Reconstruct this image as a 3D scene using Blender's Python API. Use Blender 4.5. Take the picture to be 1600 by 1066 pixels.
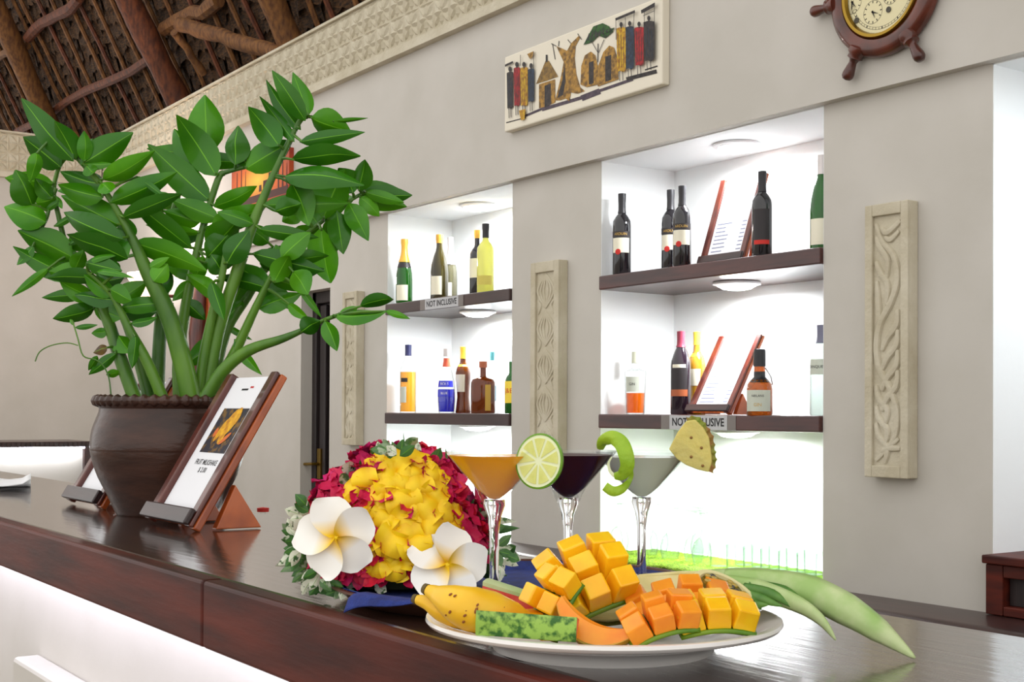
import bpy, bmesh, math, random
from mathutils import Vector, Matrix, noise
random.seed(7)
V = Vector
for o in list(bpy.data.objects): bpy.data.objects.remove(o, do_unlink=True)
SC = bpy.context.scene
COL = SC.collection
# ------------------------------------------------------------------ camera
F = 2050.0; CY = 619.03; YAW, PIT, ROL = .6031, .012, .005
_fw = V((-math.cos(YAW), math.sin(YAW), 0)); _rt = V((math.sin(YAW), math.cos(YAW), 0)); _up = V((0, 0, 1))
CF = _fw*math.cos(PIT)+_up*math.sin(PIT); _u2 = -_fw*math.sin(PIT)+_up*math.cos(PIT)
CR = _rt*math.cos(ROL)+_u2*math.sin(ROL); CU = -_rt*math.sin(ROL)+_u2*math.cos(ROL)
CAM = V((0, 0, 1.31))
cd = bpy.data.cameras.new('camera'); co = bpy.data.objects.new('camera', cd); COL.objects.link(co)
co.matrix_world = Matrix(((CR.x, CU.x, -CF.x, CAM.x), (CR.y, CU.y, -CF.y, CAM.y), (CR.z, CU.z, -CF.z, CAM.z), (0, 0, 0, 1)))
cd.sensor_width = 36; cd.lens = F/1600*36; cd.shift_y = (CY-533)/1600; cd.clip_start = .02
SC.camera = co
# ------------------------------------------------------------------ world, exposure, daylight
w = bpy.data.worlds.new('sky'); SC.world = w; w.use_nodes = True
bg = w.node_tree.nodes['Background']; bg.inputs[0].default_value = (1.0, .985, .955, 1); bg.inputs[1].default_value = 1.0
SC.view_settings.view_transform = 'Standard'; SC.view_settings.look = 'None'
SC.view_settings.gamma = 1; SC.view_settings.use_curve_mapping = False
SC.view_settings.exposure = 0.56
# ------------------------------------------------------------------ helpers
def ray(x, y): return CF+CR*((x-800)/F)-CU*((y-CY)/F)
def at_d(x, y, Z): return CAM+ray(x, y)*Z          # point at a given distance from the lens
def at_n(x, y, n): d = ray(x, y); return CAM+d*(n/d.y)   # point on a plane parallel to the back wall
def at_s(x, y, s): d = ray(x, y); return CAM+d*(s/d.x)
def at_z(x, y, z): d = ray(x, y); return CAM+d*((z-1.31)/d.z)
def px(n, Z): return n*Z/F
def tag(o, label=None, cat=None, group=None, kind=None):
    if label: o['label'] = label
    if cat: o['category'] = cat
    if group: o['group'] = group
    if kind: o['kind'] = kind
    return o
def thing(name, loc, label, cat, group=None):
    o = bpy.data.objects.new(name, None); COL.objects.link(o); o.location = loc; o.empty_display_size = .02
    return tag(o, label, cat, group)
class MB:
    def __init__(s): s.v = []; s.f = []; s.m = []
    def add(s, vs, fs, mi=0):
        b = len(s.v); s.v += [V(p) for p in vs]
        for f in fs: s.f.append([b+i for i in f]); s.m.append(mi)
        return s
    def box(s, a, b, mi=0):
        x0, y0, z0 = [min(a[i], b[i]) for i in range(3)]; x1, y1, z1 = [max(a[i], b[i]) for i in range(3)]
        return s.add([(x0,y0,z0),(x1,y0,z0),(x1,y1,z0),(x0,y1,z0),(x0,y0,z1),(x1,y0,z1),(x1,y1,z1),(x0,y1,z1)],
                     [(3,2,1,0),(4,5,6,7),(0,1,5,4),(1,2,6,5),(2,3,7,6),(3,0,4,7)], mi)
    def obox(s, c, ex, ey, ez, mi=0):   # oriented box: half vectors
        c = V(c); ps = [c+ex*i+ey*j+ez*k for k in (-1,1) for j in (-1,1) for i in (-1,1)]
        return s.add(ps, [(0,2,3,1),(4,5,7,6),(0,1,5,4),(1,3,7,5),(3,2,6,7),(2,0,4,6)], mi)
    def prism(s, poly, vec, mi=0):
        n = len(poly); vec = V(vec); ps = [V(p) for p in poly]+[V(p)+vec for p in poly]
        return s.add(ps, [list(range(n))[::-1], list(range(n, 2*n))]+[(i, (i+1) % n, n+(i+1) % n, n+i) for i in range(n)], mi)
    def poly(s, pts, mi=0): return s.add(pts, [list(range(len(pts)))], mi)
    def lathe(s, prof, c=(0,0,0), seg=32, mi=0, ax=None, a0=0, a1=None, cap=True):
        c = V(c); X, Y, Z = ax if ax else (V((1,0,0)), V((0,1,0)), V((0,0,1)))
        full = a1 is None; n = seg if full else seg+1; a1 = 2*math.pi if full else a1
        vs = []
        for r, z in prof:
            for i in range(n):
                a = a0+(a1-a0)*i/seg; vs.append(c+X*(r*math.cos(a))+Y*(r*math.sin(a))+Z*z)
        fs = []
        for j in range(len(prof)-1):
            for i in range(seg if full else seg):
                k = (i+1) % n
                fs.append((j*n+i, j*n+k, (j+1)*n+k, (j+1)*n+i))
        if full and cap:
            if prof[0][0] > 1e-5: fs.append(list(range(n))[::-1])
            if prof[-1][0] > 1e-5: fs.append(list(range((len(prof)-1)*n, len(prof)*n)))
        return s.add(vs, fs, mi)
    def tube(s, pts, rad, seg=8, mi=0, flat=1.0, ref=None, closed=False, prof=None):
        pts = [V(p) for p in pts]; n = len(pts)
        if not isinstance(rad, (list, tuple)): rad = [rad]*n
        up = V(ref) if ref else None; vs = []
        for i, p in enumerate(pts):
            t = (pts[(i+1) % n]-pts[i-1]) if closed else (pts[min(i+1, n-1)]-pts[max(i-1, 0)])
            t.normalize()
            if up is None: up = V((0,0,1)) if abs(t.z) < .9 else V((1,0,0))
            a = t.cross(up)
            if a.length < 1e-6: a = t.orthogonal()
            a.normalize(); b = a.cross(t).normalized()
            if ref is None: up = b
            for k in range(seg):
                q = 2*math.pi*k/seg; m = prof(q) if prof else 1
                vs.append(p+a*(rad[i]*m*math.cos(q))+b*(rad[i]*flat*m*math.sin(q)))
        fs = []
        for i in range(n if closed else n-1):
            j = (i+1) % n
            for k in range(seg):
                l = (k+1) % seg; fs.append((i*seg+k, i*seg+l, j*seg+l, j*seg+k))
        if not closed: fs += [list(range(seg))[::-1], list(range((n-1)*seg, n*seg))]
        return s.add(vs, fs, mi)
    def grid(s, fn, nu, nv, mi=0, thick=None):
        vs = [fn(i/nu, j/nv) for j in range(nv+1) for i in range(nu+1)]
        fs = [(j*(nu+1)+i, j*(nu+1)+i+1, (j+1)*(nu+1)+i+1, (j+1)*(nu+1)+i) for j in range(nv) for i in range(nu)]
        return s.add(vs, fs, mi)
    def sphere(s, c, r, seg=12, rings=8, mi=0, ax=None):
        X, Y, Z = ax if ax else (V((1,0,0)), V((0,1,0)), V((0,0,1)))
        rx, ry, rz = r if isinstance(r, (tuple, list)) else (r, r, r)
        return s.lathe([(max(math.sin(math.pi*k/rings), 1e-4), -math.cos(math.pi*k/rings)) for k in range(rings+1)], c, seg, mi, (X*rx, Y*ry, Z*rz), cap=False)
    def build(s, name, mats, parent=None, smooth=True, ang=40, bevel=0, bseg=2, origin=None, weld=True, solid=0):
        if not isinstance(mats, (list, tuple)): mats = [mats]
        if parent is not None: org = V(parent['_org']) if '_org' in parent else parent.location.copy()
        elif origin is not None: org = V(origin)
        else:
            lo = [min(p[i] for p in s.v) for i in range(3)]; hi = [max(p[i] for p in s.v) for i in range(3)]
            org = V(((lo[0]+hi[0])/2, (lo[1]+hi[1])/2, lo[2]))
        me = bpy.data.meshes.new(name); me.from_pydata([p-org for p in s.v], [], s.f)
        for m in mats: me.materials.append(m)
        me.polygons.foreach_set('material_index', s.m)
        bm = bmesh.new(); bm.from_mesh(me)
        if weld: bmesh.ops.remove_doubles(bm, verts=bm.verts, dist=1e-5)
        bmesh.ops.recalc_face_normals(bm, faces=bm.faces)
        if bevel:
            es = [e for e in bm.edges if len(e.link_faces) == 2 and e.calc_face_angle(0) > .6]
            bmesh.ops.bevel(bm, geom=es, offset=bevel, segments=bseg, profile=.5, affect='EDGES', clamp_overlap=True)
        bm.to_mesh(me); bm.free()
        if smooth and not bevel:
            me.shade_smooth(); me.set_sharp_from_angle(angle=math.radians(ang))
        o = bpy.data.objects.new(name, me); COL.objects.link(o)
        if parent is not None:
            o.parent = parent; o['_org'] = list(org)
        else: o.location = org
        if solid:
            md = o.modifiers.new('thick', 'SOLIDIFY'); md.thickness = solid; md.offset = 0
        return o
def place(mesh, name, parent, pos, X, Z, sc=1.0):
    o = bpy.data.objects.new(name, mesh); COL.objects.link(o)
    Z = Z.normalized(); X = (X-Z*X.dot(Z)).normalized(); Y = Z.cross(X)
    org = V(parent['_org']) if '_org' in parent else parent.location
    p = pos-org; s3 = sc if isinstance(sc, (tuple, list)) else (sc, sc, sc)
    X, Y, Z = X*s3[0], Y*s3[1], Z*s3[2]
    o.matrix_basis = Matrix(((X.x,Y.x,Z.x,p.x),(X.y,Y.y,Z.y,p.y),(X.z,Y.z,Z.z,p.z),(0,0,0,1)))
    o.parent = parent; return o
def keep(o):      # take the mesh of a template and drop the object
    me = o.data; bpy.data.objects.remove(o, do_unlink=True); return me
def smoothpath(pts, n=4):
    out = []; P = [V(p) for p in pts]
    for i in range(len(P)-1):
        p0 = P[max(i-1, 0)]; p1 = P[i]; p2 = P[i+1]; p3 = P[min(i+2, len(P)-1)]
        for k in range(n):
            t = k/n
            out.append(.5*((2*p1)+(p2-p0)*t+(2*p0-5*p1+4*p2-p3)*t*t+(3*p1-p0-3*p2+p3)*t**3))
    out.append(P[-1]); return out
def lerps(vals, m):
    n = len(vals)-1; r = []
    for i in range(m):
        t = i/(m-1)*n; k = min(int(t), n-1); r.append(vals[k]+(vals[k+1]-vals[k])*(t-k))
    return r
def text(s, size=1.0, squeeze=1.0, bold=0):
    c = bpy.data.curves.new('t', 'FONT'); c.body = s; c.size = size; c.align_x = 'CENTER'; c.align_y = 'CENTER'
    c.resolution_u = 3; c.offset = bold
    o = bpy.data.objects.new('t', c); COL.objects.link(o)
    dg = bpy.context.evaluated_depsgraph_get(); me = bpy.data.meshes.new_from_object(o.evaluated_get(dg))
    vs = [(v.co.x*squeeze, v.co.y) for v in me.vertices]; fs = [list(p.vertices) for p in me.polygons]
    bpy.data.objects.remove(o, do_unlink=True); bpy.data.curves.remove(c); bpy.data.meshes.remove(me)
    return vs, fs
# ------------------------------------------------------------------ materials
def lin(c):
    return tuple((x/255/12.92 if x/255 <= .04045 else ((x/255+.055)/1.055)**2.4) for x in c)
def mat(name, col, rough=.5, metal=0, col2=None, ns=8, stretch=(1,1,1), bump=0, bs=40, coat=0, trans=0, ior=1.45,
        emit=None, es=0, sss=0, lo=.35, hi=.65, det=4, spec=.5, rand=None, bstretch=None):
    m = bpy.data.materials.new(name); m.use_nodes = True; nt = m.node_tree; N = nt.nodes; L = nt.links
    b = N['Principled BSDF']; c = lin(col)+(1,)
    b.inputs['Base Color'].default_value = c; b.inputs['Roughness'].default_value = rough; b.inputs['Metallic'].default_value = metal
    b.inputs['Coat Weight'].default_value = coat; b.inputs['Coat Roughness'].default_value = .06
    b.inputs['Transmission Weight'].default_value = trans; b.inputs['IOR'].default_value = ior
    b.inputs['Specular IOR Level'].default_value = spec
    if sss:
        b.inputs['Subsurface Weight'].default_value = sss; b.inputs['Subsurface Radius'].default_value = (1,.6,.3); b.inputs['Subsurface Scale'].default_value = .006
    if emit: b.inputs['Emission Color'].default_value = lin(emit)+(1,); b.inputs['Emission Strength'].default_value = es
    def coords(st):
        tc = N.new('ShaderNodeTexCoord'); mp = N.new('ShaderNodeMapping'); mp.inputs['Scale'].default_value = st
        L.new(tc.outputs['Object'], mp.inputs[0]); return mp.outputs[0]
    out = None
    if col2:
        nz = N.new('ShaderNodeTexNoise'); nz.inputs['Scale'].default_value = ns; nz.inputs['Detail'].default_value = det
        L.new(coords(stretch), nz.inputs['Vector'])
        rp = N.new('ShaderNodeValToRGB'); e = rp.color_ramp.elements
        e[0].position = lo; e[0].color = c; e[1].position = hi; e[1].color = lin(col2)+(1,)
        L.new(nz.outputs['Fac'], rp.inputs[0]); out = rp.outputs[0]
    if rand:   # each object of the kind has its own tone
        oi = N.new('ShaderNodeObjectInfo'); mx = N.new('ShaderNodeMix'); mx.data_type = 'RGBA'
        L.new(oi.outputs['Random'], mx.inputs[0])
        if out: L.new(out, mx.inputs[6])
        else: mx.inputs[6].default_value = c
        mx.inputs[7].default_value = lin(rand)+(1,); out = mx.outputs[2]
    if out: L.new(out, b.inputs['Base Color'])
    if bump:
        nz2 = N.new('ShaderNodeTexNoise'); nz2.inputs['Scale'].default_value = bs; nz2.inputs['Detail'].default_value = 5
        L.new(coords(bstretch or stretch), nz2.inputs['Vector'])
        bp = N.new('ShaderNodeBump'); bp.inputs['Strength'].default_value = bump; bp.inputs['Distance'].default_value = .01
        L.new(nz2.outputs['Fac'], bp.inputs['Height']); L.new(bp.outputs[0], b.inputs['Normal'])
        if coat: L.new(bp.outputs[0], b.inputs['Coat Normal'])
    return m
def thin(name, tint, refl=1.0, body=0.0, bodycol=None, rough=.02, edge=.42):   # thin-walled tinted glass
    m = bpy.data.materials.new(name); m.use_nodes = True; nt = m.node_tree; N = nt.nodes; L = nt.links
    N.remove(N['Principled BSDF']); out = N['Material Output']
    tr = N.new('ShaderNodeBsdfTransparent'); tr.inputs[0].default_value = lin(tint)+(1,)
    gl = N.new('ShaderNodeBsdfGlossy'); gl.inputs['Roughness'].default_value = rough
    fr = N.new('ShaderNodeLayerWeight'); fr.inputs[0].default_value = .5
    po_ = N.new('ShaderNodeMath'); po_.operation = 'POWER'; po_.inputs[1].default_value = 3.2; L.new(fr.outputs['Facing'], po_.inputs[0])
    mu = N.new('ShaderNodeMath'); mu.operation = 'MULTIPLY_ADD'; mu.inputs[1].default_value = refl*.6; mu.inputs[2].default_value = .035*refl; L.new(po_.outputs[0], mu.inputs[0])
    em = N.new('ShaderNodeMix'); em.data_type = 'RGBA'; em.inputs[6].default_value = lin(tint)+(1,); em.inputs[7].default_value = tuple(x*edge for x in lin(tint))+(1,)   # longer path through the wall at the edges
    p2 = N.new('ShaderNodeMath'); p2.operation = 'POWER'; p2.inputs[1].default_value = 2.6; L.new(fr.outputs['Facing'], p2.inputs[0]); L.new(p2.outputs[0], em.inputs[0]); L.new(em.outputs[2], tr.inputs[0])
    a = tr.outputs[0]
    if body:
        df = N.new('ShaderNodeBsdfPrincipled'); df.inputs['Base Color'].default_value = lin(bodycol or tint)+(1,); df.inputs['Roughness'].default_value = .1
        m1 = N.new('ShaderNodeMixShader'); m1.inputs[0].default_value = body; L.new(a, m1.inputs[1]); L.new(df.outputs[0], m1.inputs[2]); a = m1.outputs[0]
    m2 = N.new('ShaderNodeMixShader'); L.new(mu.outputs[0], m2.inputs[0]); L.new(a, m2.inputs[1]); L.new(gl.outputs[0], m2.inputs[2])
    L.new(m2.outputs[0], out.inputs[0]); return m
PLASTER = mat('white_plaster', (195,190,182), .75, col2=(188,183,174), ns=3, bump=.12, bs=14)
NICHEP = mat('niche_white_paint', (236,238,238), .7, bump=.1, bs=14)
STONE = mat('coral_stone', (202,194,174), .85, col2=(184,174,150), ns=7, bump=.35, bs=60)
WOODTOP = mat('varnished_bar_top', (58,34,26), .36, col2=(40,25,20), ns=3, stretch=(.6,9,9), coat=1.0, bump=.04, bs=14, bstretch=(.6,5,5))
WOODTOP.node_tree.nodes['Principled BSDF'].inputs['Coat IOR'].default_value = 1.8
WOODTOP.node_tree.nodes['Principled BSDF'].inputs['Coat Roughness'].default_value = .1
WOODRED = mat('red_brown_hardwood', (92,34,22), .5, col2=(50,20,17), ns=4, stretch=(.8,6,6), coat=.04, bump=.05, bs=20, spec=.25)
WOODDARK = mat('dark_hardwood', (60,34,30), .38, col2=(44,26,25), ns=5, stretch=(.8,8,8), coat=.25, bump=.04, bs=30)
WOODORANGE = mat('orange_varnished_wood', (192,94,34), .3, col2=(138,60,24), ns=6, stretch=(12,2,2), coat=.5)
WOODMAHO = mat('mahogany_frame', (104,44,28), .3, col2=(70,26,20), ns=6, stretch=(6,6,1), coat=.5)
BLACKWOOD = mat('black_stained_wood', (48,38,38), .45, col2=(32,26,27), ns=8, stretch=(8,8,.6), bump=.1, bs=30)
WHITEP = mat('white_paper', (236,236,240), .6)
INK = mat('black_ink', (30,28,30), .6)
CHROME = mat('chrome', (220,220,225), .15, metal=1)
BRASS = mat('brass', (150,120,50), .3, metal=1)
LEDW = mat('led_strip_white', (255,255,255), .5, emit=(236,236,255), es=14)
LAMPW = mat('lamp_diffuser', (255,255,255), .5, emit=(250,253,255), es=14)
CLEAR = thin('clear_thin_glass', (252,254,253))
# ------------------------------------------------------------------ the room
NW, NH, NB = 3.413, 3.373, 3.818
ZH, ZU, ZL, ZB = 2.364, 1.878, 1.302, .7154
A_, B_, C_, D_, E_ = -3.083, -4.306, -4.959, -6.135, -2.42
SL = -10.84; ZC, ZT = 3.148, 3.515
DR, DL, DT = -6.805, -7.186, 2.02      # doorway
ALR = -1.2
FLOORM = mat('cement_floor', (150,134,116), .5, col2=(132,116,100), ns=2)
tag(MB().box((-16,-9,-.05),(7,9,0)).build('floor', FLOORM), 'smooth cement floor', kind='structure')
m = MB()
for s0, s1 in ((A_, E_), (C_, B_), (DR, D_), (SL, DL), (ALR, 3.0)):
    m.box((s0, NW, 0), (s1, 3.95, ZH))
m.box((SL, NH, ZH), (3.0, 3.95, ZC+.02))                 # header
m.box((SL, NH+.02, ZC+.02), (3.0, 3.95, ZT-.004))
m.box((DL, NW, DT), (DR, 3.95, ZH))
wb = tag(m.build('wall_back', PLASTER, smooth=False, origin=(0,NW,0)), 'white plastered back wall with lit niches', kind='structure')
m = MB()
for s0, s1 in ((B_, A_), (D_, C_), (E_, ALR)):
    m.box((s0, NB, 0), (s1, 3.95, ZH)); m.box((s0, NW+.004, 0), (s1, NB, ZB-.002))
    for q in (s0, s1): m.box((q-.003, NW+.002, ZB-.002), (q+.003, NB, ZH))
    m.box((s0, NW+.002, ZH-.004), (s1, NB, ZH))
m.build('niche_lining', NICHEP, wb, smooth=False)
tag(MB().box((SL-.25, -.6, 0), (SL, 3.95, ZT-.004)).build('wall_left', PLASTER, smooth=False), 'white plastered end wall', kind='structure')
# carved coral-stone cornice, two rows of rosette tiles
T = .147
def tile_mesh():
    m = MB(); h = T/2
    m.add([(-h,0,-h),(h,0,-h),(h,0,h),(-h,0,h)], [(0,1,2,3)])
    def petal(ax, ay, bx, by, wd, pr):
        a = V((ax,0,ay)); b = V((bx,0,by)); d = b-a; n = V((-d.z,0,d.x)).normalized()*wd
        top = V((0,-pr,0)); mid = (a+b)/2
        q1 = a+d*.28; q2 = a+d*.72
        vs = [a, q1+n, q2+n, b, q2-n, q1-n, q1+top, q2+top]
        m.add(vs, [(0,6,1),(1,6,7,2),(2,7,3),(3,7,4),(4,7,6,5),(5,6,0)])
    k = h*.96
    for x, y in ((1,0),(-1,0),(0,1),(0,-1)): petal(0,0,x*k,y*k,.016,.014)
    for x, y in ((1,1),(-1,1),(1,-1),(-1,-1)): petal(x*.006,y*.006,x*k*.92,y*k*.92,.013,.011)
    for x, y in ((1,0),(0,1)):
        petal(x*k+y*-k, y*k+x*-k, x*k+y*k, y*k+x*k, .008, .009)
    return keep(m.build('tile', STONE, smooth=False, origin=(0,0,0)))
TM = tile_mesh()
def cornice(name, p0, along, out, count, label):
    # p0: lower corner on the wall face; along/out: unit directions
    L = count*T; m = MB()
    def bx(z0, z1, d):
        a = p0+V((0,0,z0)); m.prism([a, a+along*L, a+along*L+V((0,0,z1-z0)), a+V((0,0,z1-z0))], out*d)
    bx(0, .045, .045); bx(.045, .362, .03); bx(.352, .367, .05)
    o = tag(m.build(name, STONE, smooth=False, origin=p0), label, kind='structure')
    for r in range(2):
        for i in range(count):
            p = p0+along*(T*(i+.5))+out*.031+V((0,0,.05+T*(r+.5)))
            place(TM, 'carved_tile', o, p, along, V((0,0,1)), 1) if along.cross(V((0,0,1))).dot(out) > 0 else place(TM, 'carved_tile', o, p, -along, V((0,0,1)), 1)
cornice('trim_1', V((SL+.001, NH, ZC)), V((1,0,0)), V((0,-1,0)), 52, 'carved coral stone cornice along the top of the back wall')
cornice('trim_2', V((SL, NH-.05, ZC)), V((0,-1,0)), V((1,0,0)), 12, 'carved coral stone cornice along the top of the end wall')
# ------------------------------------------------------------------ palm thatch roof on poles
TH = mat('dry_palm_thatch', (92,62,34), .9, col2=(30,19,10), ns=22, stretch=(1,4,4), bump=.6, bs=120, bstretch=(6,1,1))
POLE = mat('mangrove_pole', (128,84,40), .75, col2=(84,50,24), ns=12, stretch=(3,3,1), bump=.3, bs=60)
POLER = mat('red_brown_pole', (112,58,28), .7, col2=(70,34,18), ns=12, stretch=(3,3,1), bump=.3, bs=60)
RS = 1.75
def roof(s, z, off=0.0): return V((s, 4.3-(z-3.3)/RS-off*.86, z-off*.5))
def at_roof(x, y, off=0.0):
    d = ray(x, y); t = (4.3+(3.3-CAM.z)/RS-off)/(d.y+d.z/RS); return CAM+d*t
m = MB(); m.add([roof(-22,2.6),roof(3,2.6),roof(3,9.2),roof(-22,9.2)], [(0,1,2,3)])
m.add([roof(-22,2.6)+V((0,.06,.06)),roof(3,2.6)+V((0,.06,.06)),roof(3,9.2)+V((0,.06,.06)),roof(-22,9.2)+V((0,.06,.06))], [(3,2,1,0)])
roofo = tag(m.build('ceiling', TH, smooth=False, weld=False), 'steep palm thatch roof on poles', kind='structure')
rr = random.Random(3)
for k in range(26):
    z0 = 2.95+k*.098; m = MB(); n = 300; vs = []; x0 = -19
    for i in range(n+1):
        s = x0+i*.045; j = rr.uniform(-.03,.03)
        vs += [roof(s+rr.uniform(-.008,.008), z0+j, .05+rr.uniform(-.012,.02)), roof(s, z0+.15, .012)]
    m.add(vs, [(2*i,2*i+2,2*i+3,2*i+1) for i in range(n) if rr.random() > .06])
    m.build('thatch_row', TH, roofo, smooth=False, weld=False)
def pole(name, p, q, r, mt=POLE, seg=10, wob=.012, n=9):
    d = q-p; rd = random.Random(int(abs(p.x*1000+p.z*333)))
    pts = [p+d*(i/n)+V((rd.uniform(-1,1),0,rd.uniform(-1,1)))*wob for i in range(n+1)]
    m = MB(); m.tube(pts, [r*(1+rd.uniform(-.08,.08)) for _ in pts], seg)
    return m.build(name, mt, roofo)
def lift(p, off): return p+V((0,-.86*off,-.5*off))
for i, (x0,y0,x1,y1,r,mt) in enumerate(((30,0,128,220,.1,POLE),(248,0,325,152,.1,POLER),(-120,60,-50,230,.09,POLE),(420,-140,470,-20,.09,POLE))):
    a = lift(at_roof(x0,y0), .24); b = lift(at_roof(x1,y1), .24); d = b-a
    pole('rafter', a-d*1.5, b+d*.6, r, mt, 12)
for x0,y0,x1,y1,r,mt in ((40,200,262,78,.038,POLER),(-60,118,60,62,.04,POLE),(60,48,140,-5,.05,POLER),(275,38,360,-6,.055,POLE)):
    a = lift(at_roof(x0,y0), .11); b = lift(at_roof(x1,y1), .11); pole('purlin', a, b, r, mt, 8, .03, 7)
for x0,y0,x1,y1,r,mt in ((355,8,500,55,.055,POLE),(345,18,378,90,.03,POLE),(36,60,-10,190,.05,POLER)):
    a = lift(at_roof(x0,y0), .42); b = lift(at_roof(x1,y1), .34); pole('brace', a, b, r, mt, 10)
for i in range(40):
    s = -18.4+i*.32+rr.uniform(-.04,.04)
    a = lift(roof(s+rr.uniform(-.05,.05), 2.9), .075); b = lift(roof(s+.35+rr.uniform(-.1,.1), 5.6), .075)
    pole('batten', a, b, .02, POLE if i % 3 else POLER, 6, .012, 10)
# ------------------------------------------------------------------ doorway
m = MB()
dn = 3.485
m.box((DL, 3.60, 0), (DR, 3.66, DT)); m.build('door_backing', BLACKWOOD, wb, smooth=False)
d1 = MB(); d1.box((DL+.03, dn+.04, 0), (DR, dn+.08, DT-.05))
door = tag(d1.build('door_1', BLACKWOOD, smooth=False), 'narrow black wooden door set in the back wall', kind='structure')
m = MB(); m.box((DL, dn, 0), (DL+.055, dn+.09, DT)); m.build('door_frame', BLACKWOOD, door, bevel=.006)
m = MB(); m.box((DL, dn, DT-.07), (DR, dn+.09, DT)); m.build('door_head', BLACKWOOD, door, bevel=.006)
for s0, s1 in ((DL+.075, DL+.15), (DR-.16, DR-.08)):
    m = MB(); m.box((s0, dn+.015, .02), (s1, dn+.04, DT-.08)); m.build('door_stile', BLACKWOOD, door, bevel=.006)
h = at_n(500, 725, dn+.01)
m = MB(); m.box((h.x-.03, dn+.005, h.z-.09), (h.x+.015, dn+.015, h.z+.09)); m.tube([h+V((0,0,0)), h+V((0,-.05,0)), h+V((-.11,-.055,-.005))], .009, 8)
m.build('door_handle', BRASS, door)
# ------------------------------------------------------------------ carved panels on the pilasters
def carved_panel(s0, s1, z0, z1, label, style):
    t = thing('carved_panel', ((s0+s1)/2, NW, z0), label, 'wall carving', 'carved stone panels on the pilasters')
    nf = NW-.04; wd = s1-s0
    m = MB(); m.box((s0, nf, z0), (s1, NW, z1)); m.build('slab', STONE, t, bevel=.004)
    b = wd*.17
    for nm, p, q in (('border',(s0,z0),(s0+b,z1)),('border',(s1-b,z0),(s1,z1)),('border',(s0+b,z0),(s1-b,z0+b*1.3)),('border',(s0+b,z1-b*1.3),(s1-b,z1))):
        m = MB(); m.box((p[0], nf-.012, p[1]), (q[0], nf+.002, q[1])); m.build('border', STONE, t, bevel=.003)
    ia, ib, za, zb = s0+b, s1-b, z0+b*1.3, z1-b*1.3; iw = ib-ia; ih = zb-za; cx = (ia+ib)/2
    def strand(pts, r, flat=.8):
        P = smoothpath([V((ia+iw*u, nf-.001, za+ih*v)) for u, v in pts], 5)
        n = len(P); R = [r*(.25+.75*math.sin(math.pi*(.06+.88*i/(n-1)))**.5) for i in range(n)]
        m = MB(); m.tube(P, R, 8, ref=(0,1,0), flat=flat); m.build('carved_strand', STONE, t)
    if style == 0:
        strand([(.08,.97),(.3,.9),(.72,.83),(.85,.74),(.62,.65),(.25,.57),(.12,.48),(.22,.39),(.62,.3),(.85,.2),(.7,.1),(.1,.02)], .013)
        for k in range(4):
            y = .92-k*.1; strand([(.1,y),(.22,y-.04),(.5,y-.1),(.45,y-.18)] if k < 2 else [(.12,.62+.04*k),(.2,.6),(.12,.56)], .012)
        for y in (.62,.54,.46,.38): strand([(.85,y),(.82,y-.06),(.5,y-.11),(.3,y-.16)], .013)
        for y in (.32,.24,.17): strand([(.1,y),(.2,y-.05),(.5,y-.1),(.4,y-.16)], .012)
        for v in (0,1):
            strand([(.95,.97-.9*v),(.5,.93-.86*v),(.3,.95-.9*v)], .012); strand([(.9,.93-.82*v),(.6,.9-.82*v),(.4,.915-.85*v)], .01)
    else:
        n = 5 if style == 1 else 6
        for k in range(n):
            y0 = k/n; y1 = (k+1)/n; ym = (y0+y1)/2
            for e in (.0, .16, .32):
                strand([(.5,y1-.01-e*.04),(.94-e,ym),(.5,y0+.01+e*.04)], .007)
                strand([(.5,y1-.01-e*.04),(.06+e,ym),(.5,y0+.01+e*.04)], .007)
            for u in (.08,.92): strand([(u,y0-.02 if k else .0),(u+(.14 if u < .5 else -.14),y0+.02),(u,y0+.05)], .007)
carved_panel(-2.862, -2.69, 1.105, 1.985, 'pale stone panel carved with twisting vines between the right niche and the cabinet', 0)
carved_panel(-4.742, -4.533, 1.05, 1.968, 'pale stone panel carved with lozenges between the two lit niches', 1)
carved_panel(-6.552, -6.385, 1.122, 1.968, 'narrow worn stone panel between the black door and the left niche', 2)
# ------------------------------------------------------------------ niche shelves, lights and back counter
def shelf(s0, s1, z, label, th=.058):
    m = MB(); m.box((s0+.004, NW-.014, z-th), (s1-.004, NB-.002, z))
    return tag(m.build('niche_shelf', WOODDARK if s0 < -5 else WOODRED2, bevel=.005), label, 'shelf', 'dark wooden niche shelves')
WOODRED2 = mat('dark_red_shelf_wood', (78,36,30), .35, col2=(52,24,22), ns=5, stretch=(.8,8,8), coat=.3)
shelf(D_, C_, ZU, 'upper dark wooden shelf of the left niche, carrying five wine bottles')
shelf(D_, C_, ZL, 'lower dark wooden shelf of the left niche, carrying liqueur bottles')
shelf(B_, A_, ZU, 'upper red-brown shelf of the right niche, carrying dark wine bottles')
shelf(B_, A_, ZL, 'lower red-brown shelf of the right niche with the paper sign on its edge')
def downlight(s, n, z, r, power, label, tint=(.93,.97,1)):
    t = thing('downlight', (s, n, z-.02), label, 'ceiling light', 'round lights in the niches')
    m = MB(); m.lathe([(r*1.25,0),(r*1.25,-.008),(r,-.014),(r,-.004)], (s,n,z), 32); m.build('bezel', WHITEM, t)
    m = MB(); m.lathe([(r,-.003),(r*.96,-.014),(r*.75,-.024),(r*.4,-.029),(0.0001,-.03)], (s,n,z), 32, cap=False); m.build('diffuser', LAMPW, t)
    l = bpy.data.lights.new('downlight_lamp', 'AREA'); l.shape = 'DISK'; l.size = r*1.9; l.energy = power; l.color = tint
    o = bpy.data.objects.new('downlight_lamp', l); COL.objects.link(o); o.parent = t; o.location = (0,0,-.014)
WHITEM = mat('white_enamel', (240,240,240), .35)
nm = 3.62
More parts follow.
